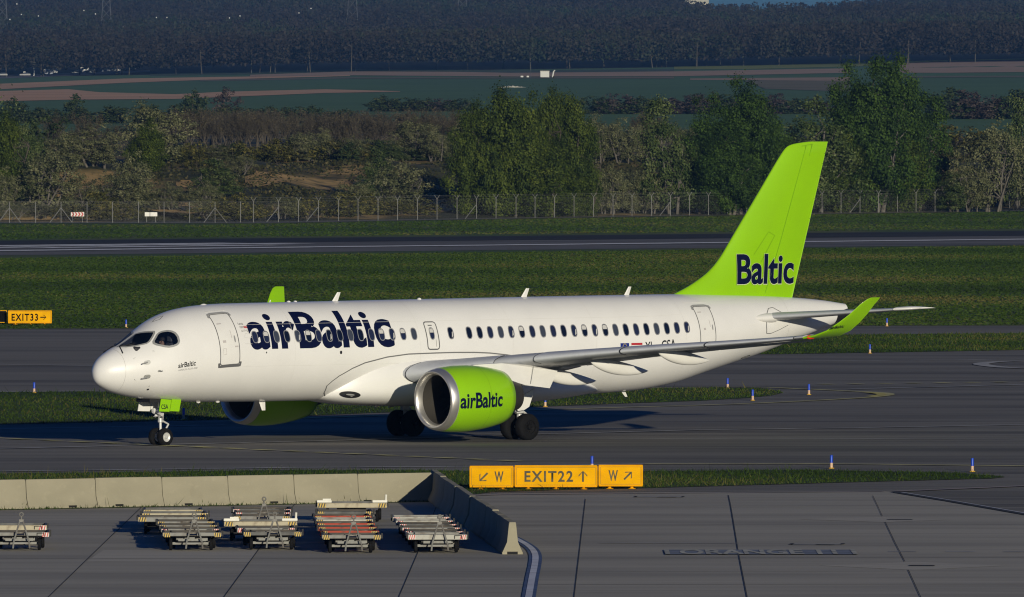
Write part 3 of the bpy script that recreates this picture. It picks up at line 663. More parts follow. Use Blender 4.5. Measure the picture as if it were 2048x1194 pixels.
decal('flag_marking', [(25.15, -3), (25.6, -3), (25.6, 4.9), (25.15, 4.9)], P_eu, fus)
mb = MB()
for i in range(12):
    a = i * math.pi / 6; ribbon(mb, ring_path(25.375 + .10 * math.sin(a), .9 + .10 / .031 * math.cos(a), .025, .025, n=6), .012, .009, True)
mb.build('flag_star', P_star, fus, fix=False)
decal('flag_marking', [(25.72, -.5), (26.3, -.5), (26.3, 4.9), (25.72, 4.9)], P_red, fus); seams('flag_stripe', [([(25.72, 1.6), (26.3, 1.6)], .055, False)], P_white2, fus, .009)

# seams and small ports
for q in (8.55, 14.85, 19.6, 23.9, 28.7): seams('skin_joint', [([(q, d) for d in range(-40, 84, 6)], .010, False)], bpy.data.materials['faint_seam'] if False else mat('faint_joint', (.68, .67, .645), .5))
for q in (36, -14): seams('skin_joint', [([(6.0, q), (14.8, q), (28.6, q)], .010, False)], bpy.data.materials['faint_joint'])
seams('crown_seam', [([(6, 72), (28, 72)], .015, False)], mat('faint_seam2', (.62, .61, .60), .5))
decal('outflow_port', ring_path(10.83, .5, .11, .12), P_dark, plane); decal('outflow_port', ring_path(7.12, 2.0, .05, .06), P_dark, plane)
o = decal('cargo_vent', ring_path(32.76, -58, .42, .10), P_white2, plane); ribbon(MB(), ring_path(32.76, -58, .46, .14), .05, .012, True).build('vent_rim', P_dark, o, fix=False)
seams('stabiliser_seal', [([(33.48, -12.2), (33.44, 2), (33.52, 22), (33.78, 35.5), (34.06, 37.2), (34.3, 30), (34.82, 15.5)], .045, False), ([(33.48, -12.2), (33.75, -14.5), (34.3, -11), (34.85, -5.0)], .04, False)], P_seam)
seams('tail_section_seam', [([(34.9, d) for d in range(-70, 86, 6)], .012, False)], bpy.data.materials['faint_seam2'])
o = decal('tail_cone_dark_cutout', [(38.0, -60), (38.70, -60), (38.70, 25), (38.05, 5)], P_dark, plane, .01)  # dark decal for the cutout at the tail cone end
mb = MB(); mb.lathe([(38.55, .20), (38.9, .17), (38.9, .13), (38.6, .12)], (0, 0, 4.62), 'x', 20); mb.build('exhaust_outlet', P_nozzle, plane, smooth=True)

# wing-body fairing
def sup(a, e): return math.copysign(abs(a) ** e, a)
fx = [10.55, 10.7, 11.0, 11.4, 12.0, 12.9, 14.2, 16, 18, 20, 21.5, 22.8, 24.0, 25.0, 25.6]
fw = [.10, .60, 1.02, 1.30, 1.58, 1.82, 1.96, 2.02, 2.02, 1.98, 1.82, 1.58, 1.2, .7, .2]
ft = [2.0, 2.2, 2.48, 2.78, 3.05, 3.30, 3.48, 3.54, 3.50, 3.30, 3.0, 2.7, 2.4, 2.15, 1.95]
fb = [1.9, 1.72, 1.60, 1.52, 1.45, 1.38, 1.33, 1.30, 1.30, 1.31, 1.36, 1.45, 1.56, 1.68, 1.8]
A = [pchip(fx, q) for q in (fw, ft, fb)]
rings = []
for x in np.concatenate([np.linspace(10.55, 12, 30), np.linspace(12.2, 25.6, 60)]):
    w, t_, b_ = [float(q(x)) for q in A]; m_ = b_ + (t_ - b_) * .42
    rings.append([(x, -w * sup(math.cos(a), .62), m_ + ((t_ - m_) if math.sin(a) > 0 else (m_ - b_)) * sup(math.sin(a), .80)) for a in [2*math.pi*i/64 for i in range(64)]])
fair = MB().loft(rings).build('wing_fairing', P_white, plane, smooth=True, angle=70)
seams('fairing_seam', [([(10.96, -67.5), (10.63, -56.0), (10.51, -42.5), (10.68, -35), (10.91, -28.5), (11.47, -19.0), (12.06, -12.4), (13.14, -6.0), (14.23, -2.9), (15.66, -2.2), (16.6, -2.0), (17.6, -2.4), (18.37, -3.5), (19.22, -6.0), (19.8, -8.4)], .045, False)], P_seam, fus, .012)
def fair_pt(x, z, off):
    w, t_, b_ = [float(q(x)) for q in A]; m_ = b_ + (t_ - b_) * .42; k = min(.999, max(0, (m_ - z) / (m_ - b_))) ** (1 / .80)
    return (x, -(w * math.sqrt(1 - k * k) ** .62 + off), z)
for nm, m_r, a_, b_r, off in (('ram_air_inlet', P_dark, .40, .13, .012), ('inlet_vane', P_midgrey, .16, .03, .022)):
    ring = [fair_pt(11.62 + a_ * math.cos(q), 1.83 + b_r * math.sin(q) - .10 * a_ * math.cos(q), off) for q in [2*math.pi*i/24 for i in range(24)]]
    mb = MB(); mb.add(ring + [fair_pt(11.62, 1.83, off)], [(i, (i+1) % 24, 24) for i in range(24)]); o = mb.build(nm, m_r, plane if nm == 'ram_air_inlet' else o)

# wings
def foil(x, y, z, ch, th, n=16, twist=0.0, cant=0.0):
    'closed airfoil ring, chord along +x; cant tilts the thickness direction'
    pts = []
    for i in range(n + 1):
        t = (1 - math.cos(math.pi * i / n)) / 2; yt = 5*th*(.2969*math.sqrt(t) - .126*t - .3516*t*t + .2843*t**3 - .1036*t**4)
        pts.append((t, yt))
    up = [(t, yt * 1.05 + .012 * math.sin(math.pi * t)) for t, yt in pts]; lo = [(t, -yt * .85 + .012 * math.sin(math.pi * t)) for t, yt in pts]
    ring = list(reversed(up)) + lo[1:-1]; ring.append((1.0, lo[-1][1] - .003))
    return [(x + t * ch, y + math.sin(cant) * q * ch, z + math.cos(cant) * q * ch - twist * (t - .25) * ch) for t, q in ring]
#      p     x_le   z_le  chord  t/c   cant  twist
WING = [(0.9, 13.2, 2.350, 6.9, 0.158, 0, .035), (1.9, 13.80, 2.510, 6.05, 0.158, 0, .035), (3.8, 14.88, 2.800, 5.0, 0.146, 0, .03), (5.5, 15.85, 3.067, 4.05, 0.137, 0, .025), (8.0, 17.27, 3.365, 3.42, 0.116, 0, .02),
        (10.5, 18.68, 3.617, 2.78, 0.111, 0, .015), (13.0, 20.10, 3.837, 2.15, 0.105, 0, .01), (15.0, 21.24, 4.024, 1.66, 0.100, 0, .0), (15.9, 21.75, 4.120, 1.42, 0.099, 0, 0)]
LETS = [(15.9, 21.75, 4.09, 1.42, .10, .1, 0), (16.25, 22.0, 4.17, 1.36, .09, .35, 0), (16.6, 22.32, 4.36, 1.25, .08, .7, 0), (16.9, 22.66, 4.66, 1.10, .075, .98, 0), (17.15, 23.0, 4.98, .92, .07, 1.12, 0), (17.38, 23.35, 5.36, .74, .07, 1.18, 0), (17.52, 23.6, 5.56, .60, .06, 1.2, 0), (17.56, 23.75, 5.62, .46, .03, 1.2, 0)]
def wing_sec(p, s):
    ps = [w[0] for w in WING]; v = [float(np.interp(p, ps, [w[k] for w in WING])) for k in range(1, 7)]
    return v
for s in (-1, 1):      # -1 is port
    wing = MB().loft([foil(w[1], s * w[0], w[2], w[3], w[4], twist=w[6]) for w in WING]).build('wing', [P_grey], plane, smooth=True, angle=50)
    wl = MB().loft([foil(w[1], s * w[0], w[2], w[3], w[4], cant=-s * w[5]) for w in LETS]).build('winglet', P_green, wing, smooth=True, angle=50)
    segs = [(2.05, 5.15), (6.55, 9.55), (9.58, 12.5), (12.53, 15.6)]
    for a, b_ in segs:
        rings = []
        for p in np.linspace(a, b_, 6):
            x, z, ch, th, _, tw = wing_sec(p, s); full = foil(x, s * p, z, ch, th, n=40, twist=tw)
            n2 = len(full); k = max(range(n2), key=lambda i: -full[i][0])
            seg = [full[i] for i in range(k - 11, k + 9)]; cx, cz = x + .07 * ch, z
            rings.append([(q[0] + (q[0] - cx) * .10 - .02, q[1], q[2] + (q[2] - cz) * .12 - .012) for q in seg])
        MB().loft(rings, cap=(False, False), closed=False).build('slat', P_slat, wing, smooth=True, angle=60, fix=False)
        e = MB()
        for r_ in (rings[0], rings[-1]): e.path(r_[2:], .012, 4)
        e.build('slat_gap', P_dark, wing)
    # trailing edge flaps and aileron seen as darker panels under the wing
    for a, b_ in ((2.2, 5.3), (5.6, 11.2), (11.3, 15.2)):
        rings = []
        for p in (a, (a + b_) / 2, b_):
            x, z, ch, th, _, tw = wing_sec(p, s); full = foil(x, s * p, z - .05, ch, th * .9, n=16, twist=tw); c = [q for q in full if q[0] > x + .70 * ch]
            rings.append([(q[0] + .06, q[1], q[2] - .05) for q in c])
        MB().loft(rings).build('flap' if a < 11 else 'aileron', P_grey, wing, smooth=True, angle=40)
    for p, xt, zt_, L in ((5.0, 21.0, 2.26, 3.0), (7.5, 21.45, 2.68, 3.0), (10.4, 22.0, 3.13, 2.7)):
        rings = []
        for q in np.linspace(0, 1, 22):
            r_ = max(.004, (math.sin(math.pi * min(1, q ** .8)) ** .75)); x = xt - L + L * q; zc = zt_ + .42 * (1 - q) ** 1.3 * (L / 3) + .02
            rings.append([(x, s * p + .17 * r_ * math.cos(a), zc + .27 * r_ * math.sin(a) - .05 * r_) for a in [2*math.pi*i/18 for i in range(18)]])
        MB().loft(rings).build('flap_track_fairing', P_white2, wing, smooth=True, angle=60)
    x, z, ch = 21.72, 3.975, 1.4
    nl = MB().lathe([(-.02, .02), (0, .06), (.10, .085), (.30, .07), (.42, .02)], (21.88, s * 16.02, 4.12), 'x', 12).build('navigation_light', P_navred if s < 0 else mat('green_navigation_lens', (.02, .3, .1), .2), wing, smooth=True)
# winglet lettering (port)
def plate_text(name, body, o0, ux, uy, length, height, m, bold, parent, wide=1.0, shear=0.0):
    bm = text_mesh(body, bold); X = max(v.co.x for v in bm.verts); T = text_mesh('B', bold); H = max(v.co.y for v in T.verts); T.free()
    ux, uy, o0 = Vector(ux), Vector(uy), Vector(o0)
    for v in bm.verts:
        a, c = v.co.x / X * length, v.co.y / H * height; v.co = o0 + ux * (a + shear * c) + uy * c
    bm.normal_update(); return bm_object(name, bm, m, parent)

wing_port = [o for o in plane.children if o.name == 'wing'][0]
plate_text('airline_lettering', 'airBaltic', (22.35, -16.76, 4.42), (.995, 0, .08), (0, -.65, .76), .72, .15, P_black, .02, wing_port)
# engines
def engine(s):
    yo = s * 5.8; ez = 1.71; e = empty('engine', (11.96, yo, ez)); e.parent = plane; e.rotation_euler = (0, R(-1.2), 0)
    n = 64
    def drop(prof):
        mb = MB(); mb.lathe(prof, (0, 0, 0), 'x', n); return mb
    drop([(.30, .93), (.12, .965), (.03, 1.01), (0.0, 1.06), (.02, 1.10), (.10, 1.145), (.24, 1.185), (.30, 1.195)]).build('inlet_lip', P_lip, e, smooth=True, angle=80, fix=True)
    cowl = drop([(.301, 1.194), (.55, 1.235), (.85, 1.262), (1.2, 1.275), (1.6, 1.270), (2.1, 1.235), (2.6, 1.170), (3.05, 1.085), (3.32, 1.02), (3.33, .995), (2.9, .98)]).build('cowling', P_green, e, smooth=True, angle=60)
    drop([(.30, .93), (.6, .94), (1.0, .945), (1.30, .945)]).build('inlet_duct', P_inlet, e, smooth=True, angle=80)
    mb = MB(); mb.lathe([(1.28, 0.0), (1.28, .945)], (0, 0, 0), 'x', n)
    for k in range(18):
        a = 2*math.pi*k/18; r0, r1 = .28, .94; da = .22
        mb.add([(1.20, math.cos(a)*r0, math.sin(a)*r0), (1.08, math.cos(a)*r1, math.sin(a)*r1), (1.26, math.cos(a+da)*r1, math.sin(a+da)*r1), (1.27, math.cos(a+da)*r0, math.sin(a+da)*r0)], [(0, 1, 2, 3)])
    mb.build('fan', P_fan, e)
    MB().lathe([(.78, .0), (.80, .05), (.95, .16), (1.10, .24), (1.25, .30)], (0, 0, 0), 'x', 24).build('spinner', P_fan, e, smooth=True)
    drop([(2.8, .76), (3.32, .74), (3.75, .66), (4.15, .54), (4.16, .50), (3.8, .50)]).build('core_nozzle', P_nozzle, e, smooth=True, angle=50)
    drop([(3.8, .38), (4.15, .32), (4.5, .14), (4.65, .0)]).build('exhaust_cone', P_nozzle, e, smooth=True, angle=70)
    sd_ = -s
    MB().prism([(1.2, 0), (2.3, .0), (2.2, .16), (1.5, .14)], 'y', -.012, .012).build('cowling_strake', P_green, e)
    st = e.children[-1]; st.location = (0, sd_ * .86, .90); st.rotation_euler = (R(-40) * sd_ * -1, 0, 0)
    # a hairline round the cowl at the reverser split
    MB().lathe([(1.90, 1.2542), (1.912, 1.2534)], (0, 0, 0), 'x', n).build('cowling_seam', mat('green_seam', (.15, .33, .004), .5), e, smooth=True)
    MB().lathe([(.2985, 1.1975), (.318, 1.2005)], (0, 0, 0), 'x', n).build('lip_seam', P_midgrey, e, smooth=True)
    # lettering wrapped on the outboard side
    bm = text_mesh('airBaltic', .026); X = max(v.co.x for v in bm.verts); T = text_mesh('B', .034); H = max(v.co.y for v in T.verts); T.free()
    x0, x1, h0, h1 = .36, 2.50, -.30, .26
    for v in bm.verts: v.co.x = x0 + v.co.x / X * (x1 - x0); v.co.y = h0 + v.co.y / H * (h1 - h0)
    cut_grid(bm, .1, .08)
    pr = pchip([.301, .55, .85, 1.2, 1.6, 2.1, 2.6, 3.05, 3.32], [1.194, 1.235, 1.262, 1.275, 1.270, 1.235, 1.170, 1.085, 1.02])
    if s < 0:
        for v in bm.verts:
            r = float(pr(v.co.x)) + .006; th = v.co.y / 1.22; v.co = (v.co.x, -r * math.cos(th), r * math.sin(th))
        bm.normal_update(); bm_object('airline_lettering', bm, P_navy, e)
    else: bm.free()
    # pylon from cowling to wing and past it
    top = [(12.9, 2.75), (14.0, 3.02), (15.3, 3.06), (16.6, 2.98), (18.25, 2.72), (17.85, 2.06), (16.5, 2.20), (15.9, 2.35), (15.6, 2.2), (13.4, 2.35)]
    py = MB()
    w = [.03, .10, .17, .19, .05, .05, .19, .19, .17, .10]
    vs_ = [(q[0], yo - ww, q[1]) for q, ww in zip(top, w)] + [(q[0], yo + ww, q[1]) for q, ww in zip(top, w)]; k = len(top)
    py.add(vs_, [(i, (i+1) % k, k+(i+1) % k, k+i) for i in range(k)] + [tuple(range(k-1, -1, -1)), tuple(range(k, 2*k))])
    po = py.build('pylon', P_white2, plane)
    seam = MB()
    for a, c in (((16.9, 2.92), (16.75, 2.25)),): seam.tube((a[0], yo - s*-.19, a[1]), (c[0], yo - s*-.19, c[1]), .008, n=4)
    if s < 0: seam.build('pylon_seam', P_seam, po)
    return e
for s in (-1, 1): engine(s)

# fin
Zf = [5.10, 5.46, 5.74, 6.04, 6.34, 6.64, 6.99, 7.44, 7.93, 8.69, 9.60, 10.48, 11.05, 11.25, 11.36, 11.43, 11.48]
Xf = [28.5, 29.5, 30.24, 30.87, 31.38, 31.75, 32.09, 32.45, 32.84, 33.45, 34.18, 34.88, 35.36, 35.58, 35.86, 36.35, 36.95]
fz = pchip(Zf, Xf); rings = []
for z in list(np.linspace(5.1, 7.5, 22)) + list(np.linspace(7.7, 11.0, 12)) + [11.1, 11.2, 11.28, 11.34, 11.38, 11.42, 11.45, 11.47]:
    xl = float(fz(z)); xt = 35.82 + (z - 5.1) * .313; ch = xt - xl; th = min(.125, .50 / ch) * (1 if z < 11.1 else max(.25, 1 - (z - 11.1) * 2.0))
    full = foil(xl, 0, 0, ch, th, n=22); rings.append([(q[0], q[2] - (0.012 * math.sin(math.pi * (q[0]-xl)/ch)) * ch, z) for q in full])
fin = MB().loft(rings).build('tail_fin', P_green, plane, smooth=True, angle=50)
def fin_y(x, z):
    xl = float(fz(z)); xt = 35.82 + (z - 5.1) * .313; ch = xt - xl; th = min(.125, .50 / ch); t = max(0, min(1, (x - xl) / ch))
    return 5*th*(.2969*math.sqrt(t) - .126*t - .3516*t*t + .2843*t**3 - .1036*t**4) * ch * 1.05
for nm, m, bold, off, g in (('fin_lettering_outline', mat('pale_outline', (.62, .70, .40), .5), .037, .006, .012), ('fin_lettering', P_navy, .027, .011, 0)):
    bm = text_mesh('Baltic', bold); X = max(v.co.x for v in bm.verts); T = text_mesh('B', bold); H = max(v.co.y for v in T.verts); T.free()
    for v in bm.verts: v.co.x = 32.68 - g + v.co.x / X * (3.26 + 2*g); v.co.y = 5.87 - g + v.co.y / H * (1.15 + 2*g); v.co.x -= 0.0
    cut_grid(bm, .15, .3)
    for v in bm.verts: x, z = v.co.x, v.co.y; v.co = (x, -fin_y(x, z) - off, z)
    bm.normal_update(); bm_object(nm, bm, m, fin)
mb = MB()
def fin_line(pts, w=.012):
    for a, c in zip(pts[:-1], pts[1:]):
        k = 8
        for i in range(k):
            q = [(a[0]+(c[0]-a[0])*(i+j)/k, a[1]+(c[1]-a[1])*(i+j)/k) for j in (0, 1)]
            mb.tube((q[0][0], -fin_y(*q[0]) - .002, q[0][1]), (q[1][0], -fin_y(*q[1]) - .002, q[1][1]), w, n=4)
fin_line([(34.3, 5.45), (36.55, 11.35)]); fin_line([(33.6, 7.0), (34.4, 7.9), (34.75, 7.75), (34.0, 6.7)], .008); fin_line([(36.3, 11.30), (36.9, 11.38), (36.7, 10.9)], .014)
mb.build('rudder_seam', mat('fin_seam', (.235, .49, .006), .5), fin)
mb = MB()
for z in (10.1, 10.6, 11.0, 9.2, 8.4): mb.tube((35.82 + (z-5.1)*.313 - .05, 0, z), (35.82 + (z-5.1)*.313 + .09, 0, z - .03), .010, n=4)
mb.build('static_wick', P_dark, fin)

# tailplane
for s in (-1, 1):
    SEC = [(.55, 33.0, 4.46, 3.0, .13), (1.2, 33.66, 4.53, 2.6, .125), (3.5, 35.05, 4.70, 1.9, .115), (5.5, 36.26, 4.85, 1.32, .085)]
    sp = MB().loft([foil(a[1], s * a[0], a[2], a[3], a[4]) for a in SEC]).build('tailplane', P_grey, plane, smooth=True, angle=50)
    TIP = [(5.5, 36.22, 4.86, 1.38, .12), (5.8, 36.4, 4.88, 1.3, .13), (6.05, 36.65, 4.90, 1.18, .11), (6.17, 37.0, 4.91, .9, .06)]
    MB().loft([foil(a[1], s * a[0], a[2], a[3], a[4]) for a in TIP]).build('tailplane_tip', P_white2, sp, smooth=True, angle=50)
    rings = []
    for q in np.linspace(0, 1, 14):
        r_ = max(.01, math.sin(math.pi * min(1, .02 + q * .62)) ** .7) * .24; x = 32.5 + 1.5 * q
        rings.append([(x, s * (1.02 - .08 * q) + r_ * 1.25 * math.cos(a), 4.47 + .02 * q + r_ * .85 * math.sin(a)) for a in [2*math.pi*i/18 for i in range(18)]])
    MB().loft(rings).build('root_fairing', P_white2, sp, smooth=True, angle=70)

# landing gear
def wheel(parent, c, r, w, name='wheel', rim=.52):
    'c in local metres, axle along y'
    t_ = MB().lathe([(-w/2, r*rim), (-w/2, r*.82), (-w*.42, r*.93), (-w*.25, r*.99), (0, r), (w*.25, r*.99), (w*.42, r*.93), (w/2, r*.82), (w/2, r*rim)], (c[0], c[1], c[2]), 'y', 40).build('tyre', P_tyre, parent, smooth=True, angle=50)
    mb = MB(); mb.lathe([(-w*.40, r*rim*.98), (-w*.44, r*rim), (-w*.30, r*rim*.82), (-w*.22, r*.20), (-w*.52, r*.17), (-w*.55, .0)], c, 'y', 30)
    for k in range(10):
        a = 2*math.pi*k/10; mb.tube((c[0]+math.cos(a)*r*.33, c[1]-w*.24, c[2]+math.sin(a)*r*.33), (c[0]+math.cos(a)*r*.33, c[1]-w*.34, c[2]+math.sin(a)*r*.33), r*.055, n=8)
    mb.lathe([(w*.22, 0), (w*.30, r*rim*.82), (w*.44, r*rim)], c, 'y', 30)
    mb.build('rim', P_rim if r < .4 else P_tyre, parent, smooth=True, angle=35)
nx0 = 3.36
mb = MB(); mb.tube((nx0, 0, .34), (nx0 - .02, 0, .98), .055, n=14); mb.tube((nx0 - .02, 0, .92), (nx0 - .03, 0, 1.80), .085, n=14); mb.tube((nx0, -.33, .34), (nx0, .33, .34), .05, n=12)
mb.tube((nx0 - .02, 0, .9), (nx0 - .02, 0, .99), .10, n=14); mb.tube((nx0 - .06, -.16, 1.22), (nx0 - .06, .16, 1.22), .09, n=12); mb.tube((nx0 - .06, 0, 1.25), (nx0 + .5, 0, 1.7), .04, n=8)
ng = mb.build('nose_gear', P_strut, plane, smooth=True)
for s in (-1, 1): wheel(ng, (nx0, s * .255, .345), .345, .215)
mb = MB(); mb.path([(nx0 + .05, 0, .97), (nx0 + .38, 0, .82), (nx0 + .22, 0, .60), (nx0 + .03, 0, .42)], .035, 8); mb.build('torque_link', P_strut, ng)
mb = MB()
for s in (-1, 1): mb.lathe([(0, .10), (-.06, .12), (-.10, .09), (-.11, .0)], (nx0 - .16, s * .14, 1.33), 'x', 16)
mb.lathe([(0, .05), (-.06, .06), (-.10, .0)], (nx0 - .2, 0, 1.15), 'x', 12); mb.build('taxi_light', mat('taxi_lamp_glass', (.75, .75, .72), .15), ng, smooth=True)
mb = MB(); mb.path([(nx0 - .1, -.12, 1.1), (nx0 - .12, -.28, 1.12)], .03, 6).path([(nx0 - .4, -.05, 1.12), (nx0 - .12, -.10, 1.14)], .015, 5).tube((nx0+.02, -.10, 1.0), (nx0+.02, -.14, 1.45), .03, n=6); mb.build('steering_actuator', P_midgrey, ng)
for s in (-1, 1):
    for a, c in ((2.99, 3.49), (3.52, 3.97)) if s < 0 else ((2.72, 3.30), (3.33, 3.97)):
        o = MB().prism([(a, 1.80), (c, 1.76), (c - .10, 1.31), (a - .10, 1.33)], 'y', s * .47 - .012, s * .47 + .012).build('nose_gear_door', P_green if s < 0 else P_white2, plane)
        if s < 0 and a < 3.2: plate_text('door_lettering', 'CSA', (a + .0, s * .47 - .016, 1.42), (1, 0, 0), (0, 0, 1), .34, .17, P_black, .02, o)
MB().box((3.25, 0, 1.74), (1.5, .8, .14)).build('nose_gear_bay', P_dark, plane)
mb = MB()
mx0 = 18.49
for s in (-1, 1):
    yc = s * 3.365; mb = MB()
    mb.tube((mx0, yc, .52), (mx0 - .02, yc - s * .02, 1.25), .10, n=14); mb.tube((mx0 - .02, yc - s*.02, 1.15), (mx0 - .12, yc + s * .12, 2.45), .15, n=14); mb.tube((mx0, yc - .50, .52), (mx0, yc + .50, .52), .085, n=12)
    mb.tube((mx0 - .05, yc, 1.35), (mx0 - .1, yc - s * 1.5, 2.0), .06, n=8); mb.box((mx0 - .05, yc - s*.0 , 1.12), (.32, .26, .22), bev=.04); mb.path([(mx0 + .1, yc, 1.15), (mx0 + .42, yc, .95), (mx0 + .12, yc, .62)], .05, 8)
    mg = mb.build('main_gear', P_strut, plane, smooth=True)
    for q in (-1, 1): wheel(mg, (mx0, yc + q * .43, .52), .52, .40, rim=.50)
    dm = MB(); dm.prism([(mx0 - .55, 1.55), (mx0 + .45, 2.02), (mx0 + .15, 1.30), (mx0 - .10, 1.18), (mx0 - .55, 1.12)], 'y', yc + s * .36, yc + s * .40); do = dm.build('main_gear_door', P_white2, plane)
    hb = MB()
    for k in range(4): hb.box((mx0 - .50 + .015*k, yc + s * .405, 1.16 + .095 * k), (.09, .012, .055))
    hb.build('door_hinge_slots', P_dark, do)
MB().box((mx0 - .2, 0, 1.55), (1.9, 6.4, .5), bev=.2).build('wheel_bay', P_dark, plane)

# aerials and lamps on the skin
def blade(x, z, h, sweep, c0, c1, up=1, y=0, m=P_white2, name='blade_antenna'):
    rings = []
    for q in (0, .5, 1):
        c = c0 + (c1 - c0) * q; xx = x + sweep * q; rings.append([(xx, y, z + up*h*q), (xx + c*.3, y - .022, z + up*h*q), (xx + c, y, z + up*h*q), (xx + c*.3, y + .022, z + up*h*q)])
    MB().loft(rings).build(name, m, plane)
blade(11.85, 5.37, .36, .28, .30, .17); blade(21.5, 5.42, .36, .28, .30, .17); blade(26.9, 5.45, .34, .24, .26, .15)
blade(8.2, 1.62, .36, .16, .32, .17, -1); blade(26.75, 1.68, .22, .22, .22, .12, -1, name='drain_mast')
for x, y_, z, L in ((5.3, 0, 5.31, .36), (9.6, 0, 5.38, .18), (9.95, 0, 5.38, .14), (16.1, -.1, 5.42, .2)):
    rings = [[(x + L*q, y_ + .10*math.sin(math.pi*max(.05, min(.95, q)))*math.cos(a), z + .06*math.sin(math.pi*max(.05, min(.95, q)))*math.sin(a)) for a in [2*math.pi*i/12 for i in range(12)]] for q in np.linspace(0, 1, 9)]
    MB().loft(rings).build('antenna_dome', P_white2, plane, smooth=True)
MB().tube((8.75, 0, 5.38), (8.78, 0, 5.47), .02).build('rod_antenna', P_white2, plane)
for x in (5.0, 5.95, 13.9): MB().lathe([(0, .09), (-.05, .07), (-.08, .0)], (x, -.25, 1.66 if x < 10 else 1.36), 'z', 12).build('belly_lamp', P_white2, plane, smooth=True)

# the pilot behind the side window
def person_mesh(verts, edges, radii, m, parent=None, name='person'):
    me = bpy.data.meshes.new(name); me.from_pydata(verts, edges, []); o = link_mesh(name, me, parent)
    sk = o.modifiers.new('skin', 'SKIN'); sk.use_smooth_shade = True
    for i, r in enumerate(radii): o.data.skin_vertices[0].data[i].radius = (r, r * .85)
    o.data.skin_vertices[0].data[0].use_root = True
    ss = o.modifiers.new('sub', 'SUBSURF'); ss.levels = 2; ss.render_levels = 2
    dg = bpy.context.evaluated_depsgraph_get(); m2 = bpy.data.meshes.new_from_object(o.evaluated_get(dg)); o.modifiers.clear(); o.data = m2; m2.materials.clear(); m2.materials.append(m)
    m2.polygons.foreach_set('use_smooth', [True] * len(m2.polygons)); return o
skin_m = mat('skin', (.42, .24, .16), .6); shirt = mat('white_shirt', (.72, .72, .72), .8); vest = mat('dark_waistcoat', (.012, .014, .022), .8); hair_m = mat('dark_hair', (.02, .014, .01), .7)
px_, py_, pz_ = 3.02, -.55, 3.24
pv = [(0, 0, 0), (.02, 0, .22), (.0, 0, .42), (-.02, 0, .56), (-.04, 0, .64), (-.05, 0, .78), (-.09, 0, .70), (-.02, .19, .50), (-.16, .24, .26), (-.40, .18, .22), (-.02, -.19, .50), (-.16, -.24, .26), (-.40, -.18, .22),
      (-.20, .10, -.02), (-.46, .11, -.03), (-.52, .11, -.42), (-.20, -.10, -.02), (-.46, -.11, -.03), (-.52, -.11, -.42)]
pe = [(0, 1), (1, 2), (2, 3), (3, 4), (4, 5), (4, 6), (2, 7), (7, 8), (8, 9), (2, 10), (10, 11), (11, 12), (0, 13), (13, 14), (14, 15), (0, 16), (16, 17), (17, 18)]
pr_ = [.16, .15, .15, .06, .06, .105, .075, .075, .05, .035, .075, .05, .035, .09, .065, .045, .09, .065, .045]
MW = plane.matrix_basis if False else Matrix.Translation(Vector((-15.83, 414.2, 0))) @ Matrix.Rotation(YAW, 4, 'Z')
pil = person_mesh(pv, pe, pr_, skin_m); pil.matrix_world = MW @ Matrix.Translation((px_, py_, pz_))
tag(pil, 'pilot in dark waistcoat and white shirt seated behind the side cockpit window', 'person')
sh = person_mesh([pv[i] for i in (0, 1, 2, 7, 8, 10, 11)], [(0, 1), (1, 2), (2, 3), (3, 4), (2, 5), (5, 6)], [.175, .165, .165, .09, .062, .09, .062], shirt, pil, 'shirt')
wv = person_mesh([pv[i] for i in (0, 1, 2)], [(0, 1), (1, 2)], [.185, .178, .165], vest, pil, 'waistcoat')
hr = MB().lathe([(-.02, .105), (.04, .108), (.085, .085), (.115, .04), (.12, 0)], (-.03, 0, .79), 'z', 16).build('hair', hair_m, pil, smooth=True)
# ------------------------------------------------------------------ concrete barriers
M_barrier = mix_mat('barrier_concrete', [(0.33, 0.302, 0.218), ((0.28, 0.258, 0.185), 0.7, (1, 1, 2.0), 0.40, 0.68, 0.7), ((0.25, 0.225, 0.16), 2.0, (1, 1, .3), 0.58, 0.75, 0.6), ((0.40, 0.365, .26), 5.0, (1, 1, 1), 0.58, 0.75, 0.4)], rough=0.9, spec=0.2)
PROF = [(-.30, 0), (.30, 0), (.30, .07), (.285, .09), (.16, .36), (.105, .89), (.085, .93), (-.085, .93), (-.105, .89), (-.16, .36), (-.285, .09), (-.30, .07)]
def barrier_mesh(L, notch=True):
    mb = MB(); e = .025
    rings = []
    for x, k in ((0, .03), (e, 0), (L - e, 0), (L, .03)): rings.append([(x, p[0] * (1 - k*1.2), p[1] - (k if p[1] > .5 else 0)) for p in PROF])
    mb.loft(rings); return mb
M_slot = mat('forklift_slot', (.01, .01, .01), .9)
def barrier(a, b, label, slot=None, dz=0.0):
    L = math.hypot(b[0]-a[0], b[1]-a[1]) - .02; ang = math.atan2(b[1]-a[1], b[0]-a[0])
    o = barrier_mesh(L).build('concrete_barrier', M_barrier, smooth=True, angle=25); o.location = (a[0], a[1], .035 + dz); o.rotation_euler = (0, 0, ang)
    tag(o, label, 'barrier', 'concrete barriers round the dolly park')
    if slot is not None: MB().box((slot, -.302, .055), (.28, .02, .07)).build('drain_slot', M_slot, o)
    return o
JU = [(-85, 1021.6), (49, 1019.3), (188, 1016.7), (321, 1014.2), (453, 1011.7), (585, 1009.3), (713, 1006.9), (862, 1004.2)]
names = ['leftmost pale concrete barrier, cut off by the left edge of the photo', 'second pale barrier from the left in the back row, behind the lone dolly', 'third pale barrier from the left in the back row', 'fourth pale barrier from the left, behind the stack with wide rear dollies',
         'fifth pale barrier from the left, behind the dolly stack with two raised tow bars', 'pale barrier right of centre in the back row, behind the red dollies', 'last pale barrier at right end of the back row, diagonal shadow on it']
slots = [None, 1.55, 0.75, .85, 1.55, .9, .25]
